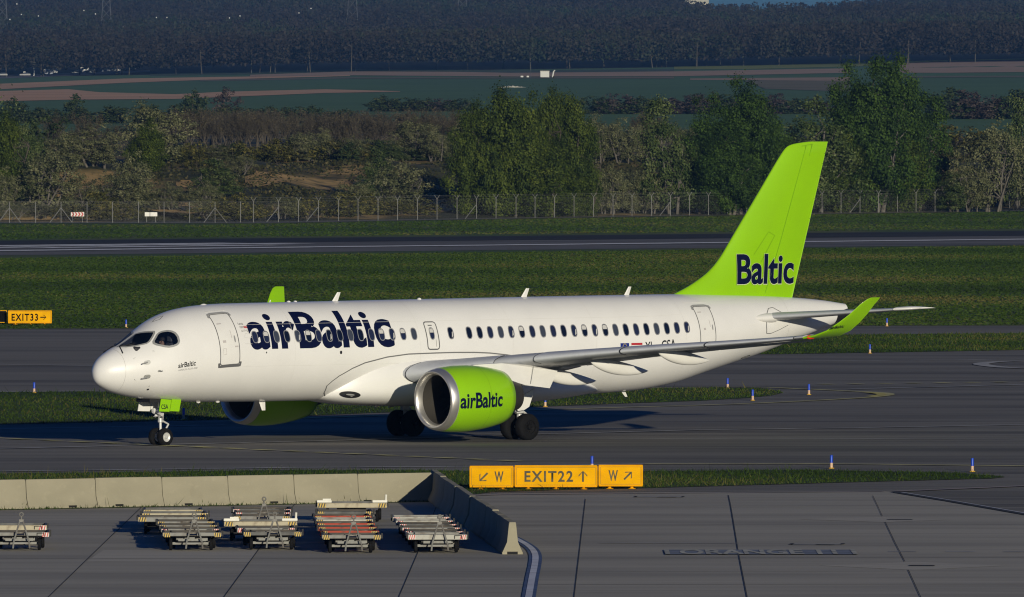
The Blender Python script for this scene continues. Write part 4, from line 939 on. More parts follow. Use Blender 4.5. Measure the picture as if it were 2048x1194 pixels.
for i in range(7):
    a, b = G(*JU[i]), G(*JU[i+1]); barrier(a, b, names[i], slots[i], random.uniform(-.012, .012))
A0, A1 = np.array(G(1025, 1111)), np.array(G(868, 1000)); nseg = 15; dirv = (A1 - A0) / nseg; nrm = np.array([-dirv[1], dirv[0]]) / np.linalg.norm(dirv)
ords = ['nearest', 'second nearest', 'third nearest', 'fourth nearest', 'fifth nearest', 'sixth nearest', 'seventh nearest', 'eighth nearest', 'ninth nearest', 'tenth nearest', 'eleventh nearest', 'twelfth nearest', 'thirteenth nearest', 'second farthest', 'farthest']
for i in range(nseg):
    j = random.uniform(-.025, .025) if 0 < i else 0
    a = A0 + dirv * i + nrm * j; b = A0 + dirv * (i + 1) + nrm * (j + random.uniform(-.012, .012))
    o = barrier(a, b, f'{ords[i]} barrier of the shaded concrete row that runs away from the camera' if i else 'nearest barrier of the shaded row, its pale sunlit end face towards the camera', None, random.uniform(-.02, .02))
    if i == 0: MB().box((-.004, 0, .045), (.012, .30, .09)).build('lifting_slot', M_slot, o)

# ------------------------------------------------------------------ taxiway signs
M_signy = mat('sign_yellow', (0.80, 0.40, 0.000), 0.6, spec=.05, var=0.10, scale=1.6); M_signf = mat('sign_frame_yellow', (0.80, 0.37, 0.000), 0.6, spec=.05, var=.06, scale=3)
M_signt = mat('faded_sign_lettering', (0.050, 0.042, 0.012), 0.6, col2=(.16, .12, .02), scale=3, lo=.5, hi=.75); M_signt2 = mat('sign_lettering', (0.006, 0.006, 0.005), 0.8, spec=.05); M_signback = mat('sign_dark_side', (0.006, 0.006, 0.006), .8, spec=.05)
def arrow_bm(ang, L=1.0, w=.17, head=.40):
    mbx = bmesh.new()
    def quad(a, b, ww):
        d = (Vector(b) - Vector(a)).normalized(); q = Vector((-d.y, d.x)) * ww / 2; a, b = Vector(a), Vector(b)
        mbx.faces.new([mbx.verts.new((p.x, p.y, 0)) for p in (a - q, b - q, b + q, a + q)])
    w *= L; head *= L; T = Vector((0, L/2)); s = w * .72
    quad((0, -L/2), (0, L/2 - w * 1.02), w)
    # chevron head as one outline: no overlap with the shaft
    h = head; pts = [(0, L/2), (-h, L/2 - h), (-h + s * .1, L/2 - h - s*1.1), (-w/2, L/2 - w*1.0), (w/2, L/2 - w*1.0), (h - s * .1, L/2 - h - s*1.1), (h, L/2 - h)]
    f = mbx.faces.new([mbx.verts.new((p[0], p[1], 0)) for p in reversed(pts)]); bmesh.ops.triangulate(mbx, faces=[f])
    bmesh.ops.rotate(mbx, cent=(0, 0, 0), verts=mbx.verts, matrix=Matrix.Rotation(ang, 3, 'Z')); return mbx
def sign(x, y, w, h, z0, items, label, dark=False, legs=3, rz=0.0, tm=None):
    e = empty('taxiway_sign', (x, y, .03), rz); tag(e, label, 'sign', 'airfield direction signs')
    MB().box((0, .06, z0 + h/2), (w, .22, h), bev=.035).build('housing', M_signf if not dark else M_signback, e)
    f = .035; fr = MB()
    for c, d in (((0, -.062, z0 + f/2), (w - .02, .03, f)), ((0, -.062, z0 + h - f/2), (w - .02, .03, f)), ((-w/2 + f/2 + .003, -.062, z0 + h/2), (f, .03, h - 2*f - .004)), ((w/2 - f/2 - .003, -.062, z0 + h/2), (f, .03, h - 2*f - .004))): fr.box(c, d)
    fr.build('frame', M_signf, e)
    MB().box((0, -.054, z0 + h/2), (w - 2*f - .012, .012, h - 2*f - .012)).build('face', M_signy if not dark else M_signback, e)
    rim = MB(); k = f + .035
    for c, d in (((0, -.0625, z0 + k), (w - 2*k, .004, .008)), ((0, -.0625, z0 + h - k), (w - 2*k, .004, .008)), ((-w/2 + k, -.0625, z0 + h/2), (.008, .004, h - 2*k - .01)), ((w/2 - k, -.0625, z0 + h/2), (.008, .004, h - 2*k - .01))): rim.box(c, d)
    rim.build('border_line', M_signt, e)
    for i in range(legs):
        lx = -w/2 + w * (i + .5) / legs; MB().lathe([(0, .13), (.015, .13), (.03, .06), (z0 * .7, .05), (z0 + .01, .05)], (lx, .05, 0), 'z', 12).build('foot', M_signf, e, smooth=True)
    for kind, body, cx, cz, a, b in items:
        if kind == 'text':
            bm = text_mesh(body, .026, 1.0, 1.22); xs = [v.co.x for v in bm.verts]; ys = [v.co.y for v in bm.verts]
            for v in bm.verts: v.co = (cx - a/2 + (v.co.x - min(xs)) / (max(xs) - min(xs)) * a, -.0655, cz - b/2 + (v.co.y - min(ys)) / (max(ys) - min(ys)) * b)
        else:
            bm = arrow_bm(body, a)
            for v in bm.verts: v.co = (cx + v.co.x, -.0655, cz + v.co.y)
        bm_object('lettering' if kind == 'text' else 'arrow', bm, tm or M_signt, e)
    return e
def usign(u0, u1, v0, v1, vb, items, label, **k):
    x0, Y = G((u0 + u1) / 2, vb); pm = FPX / Y; w = (u1 - u0) / pm; z0 = (vb - v1) / pm; h = (v1 - v0) / pm
    its = [(kd, bd, (cu - (u0 + u1) / 2) / pm, (vb - cv_) / pm, a / pm, b / pm) for kd, bd, cu, cv_, a, b in items]
    return sign(x0, Y, w, h, z0, its, label, **k)
usign(939, 1027, 933.5, 976.5, 981, [('arrow', R(135), 967, 956, 23, 0), ('text', 'W', 998, 955.5, 18, 22)], 'yellow taxiway sign with a W and an arrow pointing down left', legs=2)
usign(1029, 1195, 932.5, 976, 980.5, [('text', 'EXIT22', 1097.5, 954.5, 97, 22), ('arrow', 0, 1166, 954.5, 22, 0)], 'long yellow sign reading EXIT 22 with an arrow pointing up', legs=3)
usign(1197, 1286, 931.5, 974.5, 979.5, [('text', 'W', 1226.5, 953, 19, 22), ('arrow', R(-45), 1256, 953, 22, 0)], 'yellow taxiway sign with a W and an arrow pointing up right', legs=2)
usign(16, 103.5, 622, 647.5, 650, [('text', 'EXIT33', 49.5, 635.5, 53, 14.5), ('arrow', R(-90), 86.5, 635.5, 12, 0)], 'yellow sign reading EXIT 33 with an arrow, on the far grass at left', legs=3, tm=M_signt2)
usign(-60, 14, 621.5, 646.5, 649.5, [], 'black faced yellow framed sign cut off by the left edge, beside EXIT 33', dark=True, legs=2)

# ------------------------------------------------------------------ edge marker posts
M_mblue = mat('marker_blue', (0.012, 0.06, 0.50), 0.4); M_morg = mat('marker_reflector', (0.66, 0.45, 0.30), 0.35, var=.15, scale=9); M_mbase = mat('marker_base_yellow', (0.70, 0.40, 0.02), 0.5)
mk0 = empty('edge_marker', (0, 0, 0))
MB().lathe([(.20, .053), (.46, .053), (.475, .045), (.478, 0)], (0, 0, 0), 'z', 14).build('blue_sleeve', M_mblue, mk0, smooth=True)
MB().lathe([(.035, .056), (.06, .056), (.198, .056), (.199, .052)], (0, 0, 0), 'z', 14).build('reflector_band', M_morg, mk0, smooth=True)
MB().lathe([(0, .105), (.02, .10), (.034, .06), (.034, 0)], (0, 0, 0), 'z', 14).build('base', M_mbase, mk0, smooth=True)
MK = [(1663, 939, 'on the near verge edge, left of two'), (1945, 945.5, 'at the pointed right end of the near grass verge'), (1184, 941, 'half hidden behind the EXIT 22 sign'), (1455.5, 778.5, 'on the far edge of the grass island tip'),
      (1618, 791, 'on bare asphalt past the grass island tip'), (1505.5, 802.5, 'on the near edge of the grass island tip'), (1740, 708, 'below the winglet, on the grass wedge edge'), (1774, 653.5, 'on the far grass just under the tailplane tip'),
      (252, 656.5, 'on the far grass above the cockpit'), (68, 787.5, 'on the island grass left of the nose'), (367, 841, 'standing in the aircraft shadow beside the nose wheel'), (1090.5, 815, 'on the island grass behind the main wheels')]
for i, (u, v, d) in enumerate(MK):
    o = mk0 if i == 0 else copy_tree(mk0); x, y = G(u, v); o.location = (x, y, .035); tag(o, 'blue and orange edge marker post ' + d, 'marker post', 'taxiway edge markers')

# ------------------------------------------------------------------ baggage dollies
M_galv = mat('galvanised_steel', (0.22, 0.22, 0.205), 0.6, 0.2, col2=(.12, .10, .085), scale=3.5, lo=.45, hi=.72); M_dgrey = mat('worn_dark_steel', (0.09, 0.09, 0.088), 0.6, 0.2, var=.35, scale=3); M_dwhite = mat('worn_white_frame', (0.42, 0.41, 0.36), 0.6, col2=(.20, .165, .12), scale=4, lo=.48, hi=.75)
M_dred = mat('rusty_red_frame', (0.40, 0.050, 0.02), 0.65, col2=(.12, .035, .022), scale=4, lo=.5, hi=.75); M_dcream = mat('cream_frame', (0.44, 0.39, 0.27), 0.6, col2=(.20, .15, .10), scale=4, lo=.5, hi=.75); M_dark = mat('undercarriage_black', (0.012, 0.012, 0.012), 0.7); M_hzr = mat('hazard_red', (0.50, 0.05, 0.04), 0.5)
M_hzw = mat('hazard_white', (0.70, 0.68, 0.64), 0.5); M_hzy = mat('hazard_yellow', (0.60, 0.40, 0.05), 0.5); M_hzk = mat('hazard_black', (0.02, 0.02, 0.02), 0.5); M_lug = mat('white_corner_stop', (0.75, 0.73, 0.64), 0.5, var=.08, scale=4)
M_lugd = mat('scuffed_steel', (.40, .38, .33), .5, 0.3, col2=(.14, .11, .08), scale=6)
def hazard(e, x0, x1, z0, z1, y, red):
    mb = MB(); mb.add([(x0, y, z0), (x1, y, z0), (x1, y, z1), (x0, y, z1)], [(0, 1, 2, 3)], 0); n = 3; st = (x1 - x0) / n; h = z1 - z0
    for k in range(n):
        a = x0 + st * k; sl = st * .45; mb.add([(a, y - .003, z0), (a + st * .5, y - .003, z0), (a + st * .5 + sl, y - .003, z1), (a + sl, y - .003, z1)], [(0, 1, 2, 3)], 1)
    mb.build('hazard_panel', [M_hzw if red else M_hzy, M_hzr if red else M_hzk], e, fix=False)
def dolly(bar, deck, red, W_=1.70, L=2.45, tow=False, arms=False, split=False, handles=True, dz=0.0):
    e = empty('baggage_dolly'); h = .53 + dz
    fb = MB()
    if split:
        for a, b in ((-W_/2, -.16), (.14, W_/2)): MB().box(((a+b)/2, .03, h - .055), (b - a, .06, .11), bev=.012).build('end_bar', bar, e)
    else: MB().box((0, .03, h - .075), (W_, .06, .15), bev=.014).build('end_bar', bar, e)
    MB().box((0, L - .03, h - .07), (W_, .06, .08)).build('end_bar', deck, e)
    for s in (-1, 1): MB().box((s * (W_/2 - .04), L/2, h - .06), (.06, L - .124, .09)).build('side_rail', deck, e)
    dk = MB()
    dk.box((0, L/2, h - .095), (W_ - .16, L - .13, .03))
    dk.build('deck', deck, e)
    hz = .30 * W_ / 1.7
    hazard(e, -W_/2 + .03, -W_/2 + .03 + hz * .62, h - .135, h - .012, -.004, red); hazard(e, W_/2 - .03 - hz * .62, W_/2 - .03, h - .135, h - .012, -.004, red)
    rl = MB()
    for k in range(random.randint(1, 3)):
        a = random.uniform(-W_/2 + .2, 0); rl.tube((a, .12 + .16 * k, h - .03), (a + random.uniform(.4, W_/2), .12 + .16 * k + random.uniform(-.05, .05), h - .02), .022, n=6)
    rl.build('roller', M_lugd, e)
    for s in (-1, 1):
        if random.random() < .75: MB().box((s * (W_/2 + .02), random.choice((.05, .3)), h - .03), (.05, .09, random.uniform(.12, .22))).build('corner_post', M_dark, e)
    if handles:
        hd = MB()
        for x in ((W_/2 - .36, W_/2 - .16) if red else ()): hd.box((x, -.02, h - .07), (.018, .02, .10))
        if red: hd.box((W_/2 - .26, -.02, h - .028), (.182, .02, .018)); hd.build('handle', M_dark, e)
    ax = MB()
    for y in (.42, L - .42): ax.box((0, y, .20), (W_ - .5, .08, .07)); ax.box((0, y, .32), (.9, .10, .09))
    ax.box((0, L/2, .33), (.16, L - .5, .10)); ax.box((0, .12, .31), (.80, .06, .07)); ax.build('chassis', M_galv if tow else M_dgrey, e)
    for x in (-W_/2 + .24, W_/2 - .30):
        for y in (.42, L - .42):
            MB().lathe([(-.05, .06), (-.05, .15), (-.035, .178), (.035, .178), (.05, .15), (.05, .06), (-.05, .06)], (x + (.10 if y > 1 else 0), y, .18), 'x', 18).build('wheel', P_tyre, e, smooth=True)
    if tow:
        tb = MB(); tx = .06
        for s in (-1, 1): tb.tube((tx + s * .24, -.10, .07), (tx + s * .22, -.12, .26), .028, n=6); tb.tube((tx + s * .22, -.12, .26), (tx + s * .05, -.04, .84), .026, n=6)
        tb.box((tx, -.11, .22), (.44, .04, .05)); tb.box((tx, -.035, .86), (.13, .05, .08)); tb.tube((tx, -.03, .88), (tx, -.02, .99), .022, n=8)
        ring = [(tx + .055 * math.cos(a), -.02, 1.04 + .055 * math.sin(a)) for a in [2*math.pi*i/12 for i in range(13)]]; tb.path(ring, .020, 6)
        tb.build('tow_bar', M_galv, e)
    if arms:
        for s in (-1, 1):
            am = MB(); am.box((s * (W_/2 - .22), .03, h + .05), (.46, .07, .08), bev=.012); am.tube((s * (W_/2 - .04), .03, h + .05), (s * (W_/2 + .0) - .03, .03, h + .26), .035, n=8) if s > 0 else am.box((s * (W_/2 - .3), .03, h + .11), (.25, .06, .05)); am.build('corner_stop', M_lug, e)
    return e
def stack(rows, where, cat='baggage dolly'):
    for i, (u, v, kw, d) in enumerate(rows):
        e = dolly(**kw); x, y = G(u, v); e.location = (x, y, .035); e.rotation_euler = (0, 0, R(random.uniform(-1.0, 1.0)) + .04)
        tag(e, f'{d}, {where}', cat, 'parked baggage dollies')
M_deck = mat('dark_deck', (.035, .033, .03), .7, col2=(.075, .06, .045), scale=3)  # dark mottled deck colour between the end bars
g_, w_, r_, k_, c_ = dict(bar=M_galv, deck=M_deck), dict(bar=M_dwhite, deck=M_galv), dict(bar=M_dred, deck=M_deck), dict(bar=M_dgrey, deck=M_deck), dict(bar=M_dcream, deck=M_dgrey)
stack([(38, 1104, dict(g_, red=True, tow=True, W_=1.75, split=True), 'grey dolly in front with raised tow bar'), (28, 1093, dict(c_, red=True, W_=1.9, dz=.05), 'cream dolly behind the grey one')], 'at the left edge')
stack([(384, 1104.5, dict(g_, red=False, tow=True, split=True), 'front grey dolly with raised tow bar'), (380, 1096.5, dict(g_, red=True, split=True), 'second dolly from the front, grey split end bar'), (376, 1089, dict(g_, red=False, split=True), 'third dolly from the front, yellow hazard ends'),
       (372, 1081, dict(g_, red=False, split=True), 'fourth dolly from the front'), (344, 1072, dict(g_, red=False, W_=2.05), 'wide grey dolly sticking out to the left'), (350, 1064, dict(c_, red=False, W_=2.0), 'wide cream dolly behind the wide grey one'), (346, 1057, dict(c_, red=False, W_=1.8), 'rearmost cream dolly')], 'in the stack with wide rear dollies')
stack([(545, 1103, dict(k_, red=False, tow=True, split=True), 'front dark dolly with raised tow bar'), (532, 1094.5, dict(g_, red=True), 'second dolly from the front, pale grey'), (521, 1085, dict(c_, red=False, W_=2.15, arms=True, dz=.05), 'wide cream dolly with white corner stops'), (524, 1070, dict(g_, red=False, tow=True, split=True), 'grey dolly behind the cream one, tow bar high'),
       (526, 1062, dict(k_, red=True, split=True), 'dark dolly second from the back'), (524, 1055, dict(k_, red=True, W_=1.8), 'rearmost dark dolly near the barrier')], 'in the two tow bar stack')
stack([(703, 1109.5, dict(g_, red=False, tow=True, split=True), 'front grey dolly with raised tow bar'), (699, 1101, dict(r_, red=False), 'first red dolly from the front'), (695, 1093, dict(r_, red=False), 'second red dolly from the front'), (692, 1085, dict(r_, red=False), 'third red dolly from the front'), (689, 1077, dict(w_, red=False), 'whitish dolly between red ones'),
       (686, 1069.5, dict(r_, red=False), 'rearmost red dolly'), (690, 1060, dict(k_, red=False), 'dark dolly behind the red ones'), (704, 1047, dict(c_, red=False, W_=2.15, arms=True, dz=.06), 'rearmost wide dolly with white corner stops')], 'in the stack of red dollies')
stack([(875, 1109, dict(w_, red=True, tow=True), 'front white dolly with raised tow bar and red hazard ends'), (869, 1101.5, dict(k_, red=True), 'second dolly from the front, weathered grey'), (862, 1094, dict(g_, red=True), 'third dolly from the front, pale grey with a handle'), (856, 1086.5, dict(k_, red=True), 'fourth dolly from the front, dull brown grey'),
       (849, 1079.5, dict(w_, red=True), 'fifth dolly from the front, clean white'), (842, 1072, dict(w_, red=True), 'rearmost white dolly')], 'in the rightmost stack')

# ------------------------------------------------------------------ perimeter fence
M_post = mat('fence_steel', (0.20, 0.20, 0.19), 0.5, 0.2, var=.1, scale=.5)
M_wire = bpy.data.materials.new('chain_link'); M_wire.use_nodes = True; t = M_wire.node_tree; b = t.nodes['Principled BSDF']; b.inputs['Base Color'].default_value = (.30, .30, .28, 1); b.inputs['Roughness'].default_value = .5
tc = t.nodes.new('ShaderNodeTexCoord'); acc = None
for ang in (45, -45):
    mp = t.nodes.new('ShaderNodeMapping'); mp.inputs['Rotation'].default_value = (0, 0, R(ang)); wv_ = t.nodes.new('ShaderNodeTexWave'); wv_.inputs['Scale'].default_value = 5.0
    cp = t.nodes.new('ShaderNodeMath'); cp.operation = 'GREATER_THAN'; cp.inputs[1].default_value = .9988
    t.links.new(tc.outputs['UV'], mp.inputs[0]); t.links.new(mp.outputs[0], wv_.inputs['Vector']); t.links.new(wv_.outputs['Fac'], cp.inputs[0])
    if acc is None: acc = cp
    else:
        mxm = t.nodes.new('ShaderNodeMath'); mxm.operation = 'MAXIMUM'; t.links.new(acc.outputs[0], mxm.inputs[0]); t.links.new(cp.outputs[0], mxm.inputs[1]); acc = mxm
tr = t.nodes.new('ShaderNodeBsdfTransparent'); ms = t.nodes.new('ShaderNodeMixShader'); t.links.new(acc.outputs[0], ms.inputs[0]); t.links.new(tr.outputs[0], ms.inputs[1]); t.links.new(b.outputs[0], ms.inputs[2]); t.links.new(ms.outputs[0], t.nodes['Material Output'].inputs['Surface'])
PU = [-690, -638, -587, -535, -484, -432, -381, -329, -278, -226, -175, -123, -83, -32, 19, 71, 122, 174, 225, 277, 328, 379, 430, 481, 506.6, 557, 597, 637, 677, 716, 756, 795, 835, 874, 914, 953, 992, 1032, 1070, 1109, 1148, 1187, 1226, 1264, 1303, 1341, 1379, 1417, 1455, 1493, 1531, 1569, 1606, 1644, 1682, 1720, 1757, 1795, 1832, 1870, 1907, 1945, 1982, 2019, 2056, 2093, 2130, 2167, 2204, 2241, 2278, 2315, 2352, 2389, 2426, 2463, 2500]
def fence_v(u): return float(np.interp(u, [-200, 430, 560, 914, 1379, 2019, 2200], [446, 446, 444.6, 438.6, 431, 421.8, 419.2]) if u < 2200 else 419.2 - (u - 2200) * .0145)
fence = empty('perimeter_fence', (0, G(1024, fence_v(1024))[1], 0)); tag(fence, 'tall wire mesh security fence on steel posts along the far airfield edge', 'fence')
inv = Matrix.Translation(-fence.location)
P3 = []
def local(p): return (p[0], p[1] - fence.location.y, p[2])
for i, u in enumerate(PU):
    x, y = G(u, fence_v(u)); P3.append((x, y)); mb = MB(); h = 2.45
    mb.tube(local((x, y, 0)), local((x, y, h)), .040, n=8)
    if u > 490:
        for s in (-1, 1): mb.tube(local((x, y, h - .02)), local((x + s * .30, y + s*.20, h + .45)), .032, n=6)
    mb.build('post', M_post, fence)
    br = {19: (-1, 1), 122: (-1, 1), 430: (-1, 1), 557: (-1,), 637: (-1,), 953: (-1,), 1341: (-1,), 1720: (-1,)}.get(u, ())
    for s in br:
        d = np.array(G(u + 20 * s, fence_v(u + 20 * s))) - np.array((x, y)); d = d / abs(d[0]) * (1.28 if u < 500 else 1.35)
        MB().tube(local((x, y, 1.75)), local((x + d[0], y + d[1], .05)), .045, n=6).build('brace', M_post, fence)
n = len(P3); V = []; 
for x, y in P3: V += [local((x, y + .08, .05)), local((x, y + .08, 2.42))]
me = bpy.data.meshes.new('wire_mesh'); me.from_pydata(V, [], [(2*i, 2*i+2, 2*i+3, 2*i+1) for i in range(n-1)]); uvl = me.uv_layers.new(name='u'); dist = [0]
for i in range(1, n): dist.append(dist[-1] + math.hypot(P3[i][0]-P3[i-1][0], P3[i][1]-P3[i-1][1]))
for lp in me.loops: vi = lp.vertex_index; uvl.data[lp.index].uv = (dist[vi // 2], 2.4 * (vi % 2))
me.materials.append(M_wire); link_mesh('wire_mesh', me, fence)
bw = MB()
for dx, dz in ((.28, 2.86), (-.28, 2.86), (.16, 2.68), (-.16, 2.68), (0, 2.44)):
    pts = [local((x + dx, y + dx * .66, dz)) for x, y in P3 if x > -33 or dz < 2.5]; bw.path(pts, .007, 4)
bw.build('barbed_wire', M_post, fence)
# boards behind the fence
x, y = G(155, 445); e = empty('chevron_board', (x, y, 0)); tag(e, 'red and white chevron board standing behind the fence at left', 'road sign')
MB().box((0, 0, .95), (1.55, .05, .50), bev=.02).build('board', M_hzw, e); mb = MB()
for k in range(4):
    a = -.70 + k * .36
    mb.add([(a, -.03, 1.18), (a + .18, -.03, 1.18), (a + .34, -.03, .95), (a + .16, -.03, .95)], [(3, 2, 1, 0)]); mb.add([(a + .16, -.031, .95), (a + .34, -.031, .95), (a + .18, -.031, .72), (a, -.031, .72)], [(3, 2, 1, 0)])
mb.build('chevron', M_hzr, e)
for s in (-1, 1): MB().tube((s * .55, .05, 0), (s * .55, .05, 1.0), .03).build('leg', M_post, e)
x, y = G(302, 445); e = empty('white_board', (x, y, 0)); tag(e, 'blank white board standing behind the fence at left', 'road sign'); MB().box((0, 0, .95), (1.45, .05, .48), bev=.02).build('board', mat('white_board_face', (.8, .79, .72), .5), e)
for s in (-1, 1): MB().tube((s * .5, .05, 0), (s * .5, .05, 1.0), .03).build('leg', M_post, e)
x, y, z = TP(400, 318); e = empty('marker_box', (x, y, z)); tag(e, 'small white box standing on the top of the earth bank', 'box'); MB().box((0, 0, .35), (.62, .5, .7), bev=.03).build('casing', mat('white_box_paint', (.72, .70, .62), .5), e); MB().box((0, 0, .73), (.74, .6, .06)).build('lid', M_dwhite, e); MB().tube((-.25, 0, .75), (-.25, 0, 1.25), .02).build('pipe', M_post, e)

# ------------------------------------------------------------------ trees and shrubs
LEAF = {'silver': [(.064, .074, .030), (.128, .136, .062), (.215, .212, .11)], 'mixed': [(.030, .050, .012), (.068, .098, .026), (.145, .17, .065)], 'green': [(.022, .038, .004), (.058, .084, .008), (.105, .132, .018)],
        'poplar': [(.013, .030, .005), (.034, .068, .008), (.064, .112, .016)], 'olive': [(.036, .040, .008), (.086, .086, .018), (.19, .16, .045)], 'bare': [(.048, .040, .026), (.085, .072, .043), (.135, .118, .068)],
        'hedge': [(.018, .032, .010), (.038, .058, .018), (.068, .078, .03)], 'purple': [(.035, .028, .026), (.06, .046, .042), (.085, .07, .055)]}
M_leaf = {k: tint_mat(k + '_foliage', c, .14) for k, c in LEAF.items()}
M_bark = mat('bark', (.066, .055, .040), .9, var=.3, scale=2); M_barkpale = mat('pale_bark', (.10, .09, .075), .9, var=.25, scale=2)
def leaf_quads(P, size, rng, out=None):
    n = len(P); a = rng.normal(0, 1, (n, 3))
    if out is not None:
        nn = out / (np.linalg.norm(out, axis=1)[:, None] + 1e-6) + rng.normal(0, .45, (n, 3)); nn /= np.linalg.norm(nn, axis=1)[:, None]; a -= nn * (a * nn).sum(1)[:, None]; a /= np.linalg.norm(a, axis=1)[:, None]
        b = np.cross(nn, a); s = size * rng.uniform(.55, 1.25, n)[:, None]
        return np.stack([P - a*s*.5, P + b*s*.36, P + a*s*.5, P - b*s*.36], 1).reshape(-1, 3), np.arange(4*n).reshape(-1, 4)
    a = a; a /= np.linalg.norm(a, axis=1)[:, None]; b = rng.normal(0, 1, (n, 3)); b -= a * (a * b).sum(1)[:, None]; b /= np.linalg.norm(b, axis=1)[:, None]
    s = size * rng.uniform(.55, 1.25, n)[:, None]
    V = np.stack([P - a*s*.5, P + b*s*.32, P + a*s*.5, P - b*s*.32], 1).reshape(-1, 3); return V, np.arange(4*n).reshape(-1, 4)
def tubes_np(segs, n=4):
    V, F = [], []
    for a, b, r0, r1 in segs:
        a, b = np.array(a, float), np.array(b, float); d = b - a; L = np.linalg.norm(d)
        if L < 1e-5: continue
        d /= L; x = np.cross(d, (0, 0, 1) if abs(d[2]) < .9 else (1, 0, 0)); x /= np.linalg.norm(x); y = np.cross(d, x); k = len(V) * 1
        for p, r in ((a, r0), (b, r1)):
            for i in range(n): V.append(p + (x * math.cos(2*math.pi*i/n) + y * math.sin(2*math.pi*i/n)) * r)
        F += [(k+i, k+(i+1) % n, k+n+(i+1) % n, k+n+i) for i in range(n)]
    return np.array(V), np.array(F)
def proto(kind, seed, H=10.0, Wd=7.0, nleaf=4200, size=.36, stems=1, low=.06, shape='round', ncl=110):
    rng = np.random.default_rng(seed); segs = []; C = []
    bases = [(0.0, 0.0)] if stems == 1 else [(rng.normal(0, Wd * .07), rng.normal(0, Wd * .07)) for _ in range(stems)]
    NS = 9; sub = [(rng.uniform(-.5, .5) * Wd * .74, rng.uniform(-.5, .5) * Wd * .74, rng.uniform(.58, 1.0)) for _ in range(NS)]
    sub[0] = (0.0, 0.0, 1.0)
    for cx, cy, hh in sub:
        m = ncl // NS
        q = rng.uniform(low, 1, m) ** .85; rr = np.sqrt(rng.uniform(.05, 1, m)) * Wd * .235
        prof = {'round': np.sin(np.pi * np.clip(q * .86 + .10, 0, 1)) ** .55, 'column': np.sin(np.pi * np.clip(q * .80 + .14, 0, 1)) ** .6, 'fan': np.clip(.25 + q * 1.0, 0, 1) * np.sin(np.pi * np.clip(q * .62 + .3, 0, 1)) ** .4}[shape]
        an = rng.uniform(0, 2*np.pi, m); k = prof * rng.uniform(.75, 1.12, m)
        f = .35 + .65 * prof
        for i in range(m): C.append((cx * f[i] + rr[i] * k[i] * math.cos(an[i]), cy * f[i] + rr[i] * k[i] * math.sin(an[i]), H * hh * q[i]))
    C = np.array(C)
    for bx, by in bases:
        lean = rng.normal(0, .05 * Wd, 2); topz = H * rng.uniform(.55, .75); p = np.array((bx, by, -.2)); r = H * .020
        for s in range(4):
            q = np.array((bx + lean[0] * (s + 1) / 2 + rng.normal(0, .05 * Wd * .3), by + lean[1] * (s + 1) / 2, topz * (s + 1) / 4)); segs.append((p, q, r, r * .78)); 
            near = C[np.argsort(np.linalg.norm(C - q, axis=1))[:40]]
            for c in near[rng.choice(len(near), 4, replace=False)]: mid = (q + c) / 2 + rng.normal(0, .15, 3); segs.append((q, mid, r * .45, r * .3)); segs.append((mid, c, r * .3, r * .1))
            p = q; r *= .78
    idx = rng.integers(0, len(C), nleaf); sg = (.055 * H * .5 + .05 * Wd * .5) * .80
    P = C[idx] + rng.normal(0, 1, (nleaf, 3)) * np.array((sg, sg, sg * .9)); P[:, 2] = np.maximum(P[:, 2], .05)
    ct = rng.normal(.42, .24, len(C)); t = np.clip(ct[idx] + rng.normal(0, .20, nleaf), 0, 1)
    ctr = C[idx] - np.array((0, 0, sg * .4)); V, F = leaf_quads(P, size, rng, (P - ctr) + .35 * np.stack([P[:, 0], P[:, 1], P[:, 2] - H * .45], 1) * (sg / (Wd * .3))); cm = np_mesh('crown', V, F, M_leaf[kind], np.repeat(t, 4)); TV, TF = tubes_np(segs); tm = np_mesh('trunk', TV, TF, M_barkpale if kind in ('silver', 'mixed', 'poplar') else M_bark)
    return cm, tm
def proto_bare(seed, kind='bare', H=10.0, Wd=6.5, buds=1500):
    rng = np.random.default_rng(seed); segs = []; tips = []
    def grow(p, d, L, r, lv):
        q = p + d * L; segs.append((p, q, r, r * .62))
        if lv == 0: tips.append(q); tips.append((p + q) / 2); return
        for _ in range({3: 5, 2: 5, 1: 4}[lv]):
            nd = d + rng.normal(0, .36, 3); nd[2] = abs(nd[2]) * .8 + .35; nd /= np.linalg.norm(nd); f = rng.uniform(.35, 1.0); grow(p + d * L * f, nd, L * rng.uniform(.45, .75), r * .48, lv - 1)
    for _ in range(4):
        d = rng.normal(0, .22, 3); d[2] = 1; d /= np.linalg.norm(d); grow(np.array((rng.normal(0, .5), rng.normal(0, .5), -.2)), d, H * .36, .11, 3)
    V, F = tubes_np(segs, 3); z = V[:, 2].max(); V[:, 2] *= H / z; w = np.abs(V[:, 0]).max(); V[:, :2] *= (Wd / 2) / w
    tips = np.array(tips) * np.array(((Wd/2)/w, (Wd/2)/w, H / z)); P = tips[rng.integers(0, len(tips), buds)] + rng.normal(0, .16, (buds, 3))
    LV, LF = leaf_quads(P, .22, rng); t = np.clip(rng.normal(.5, .22, buds), 0, 1)
    return np_mesh('crown', LV, LF, M_leaf[kind], np.repeat(t, 4)), np_mesh('trunk', V, F, M_bark)
PR = {}
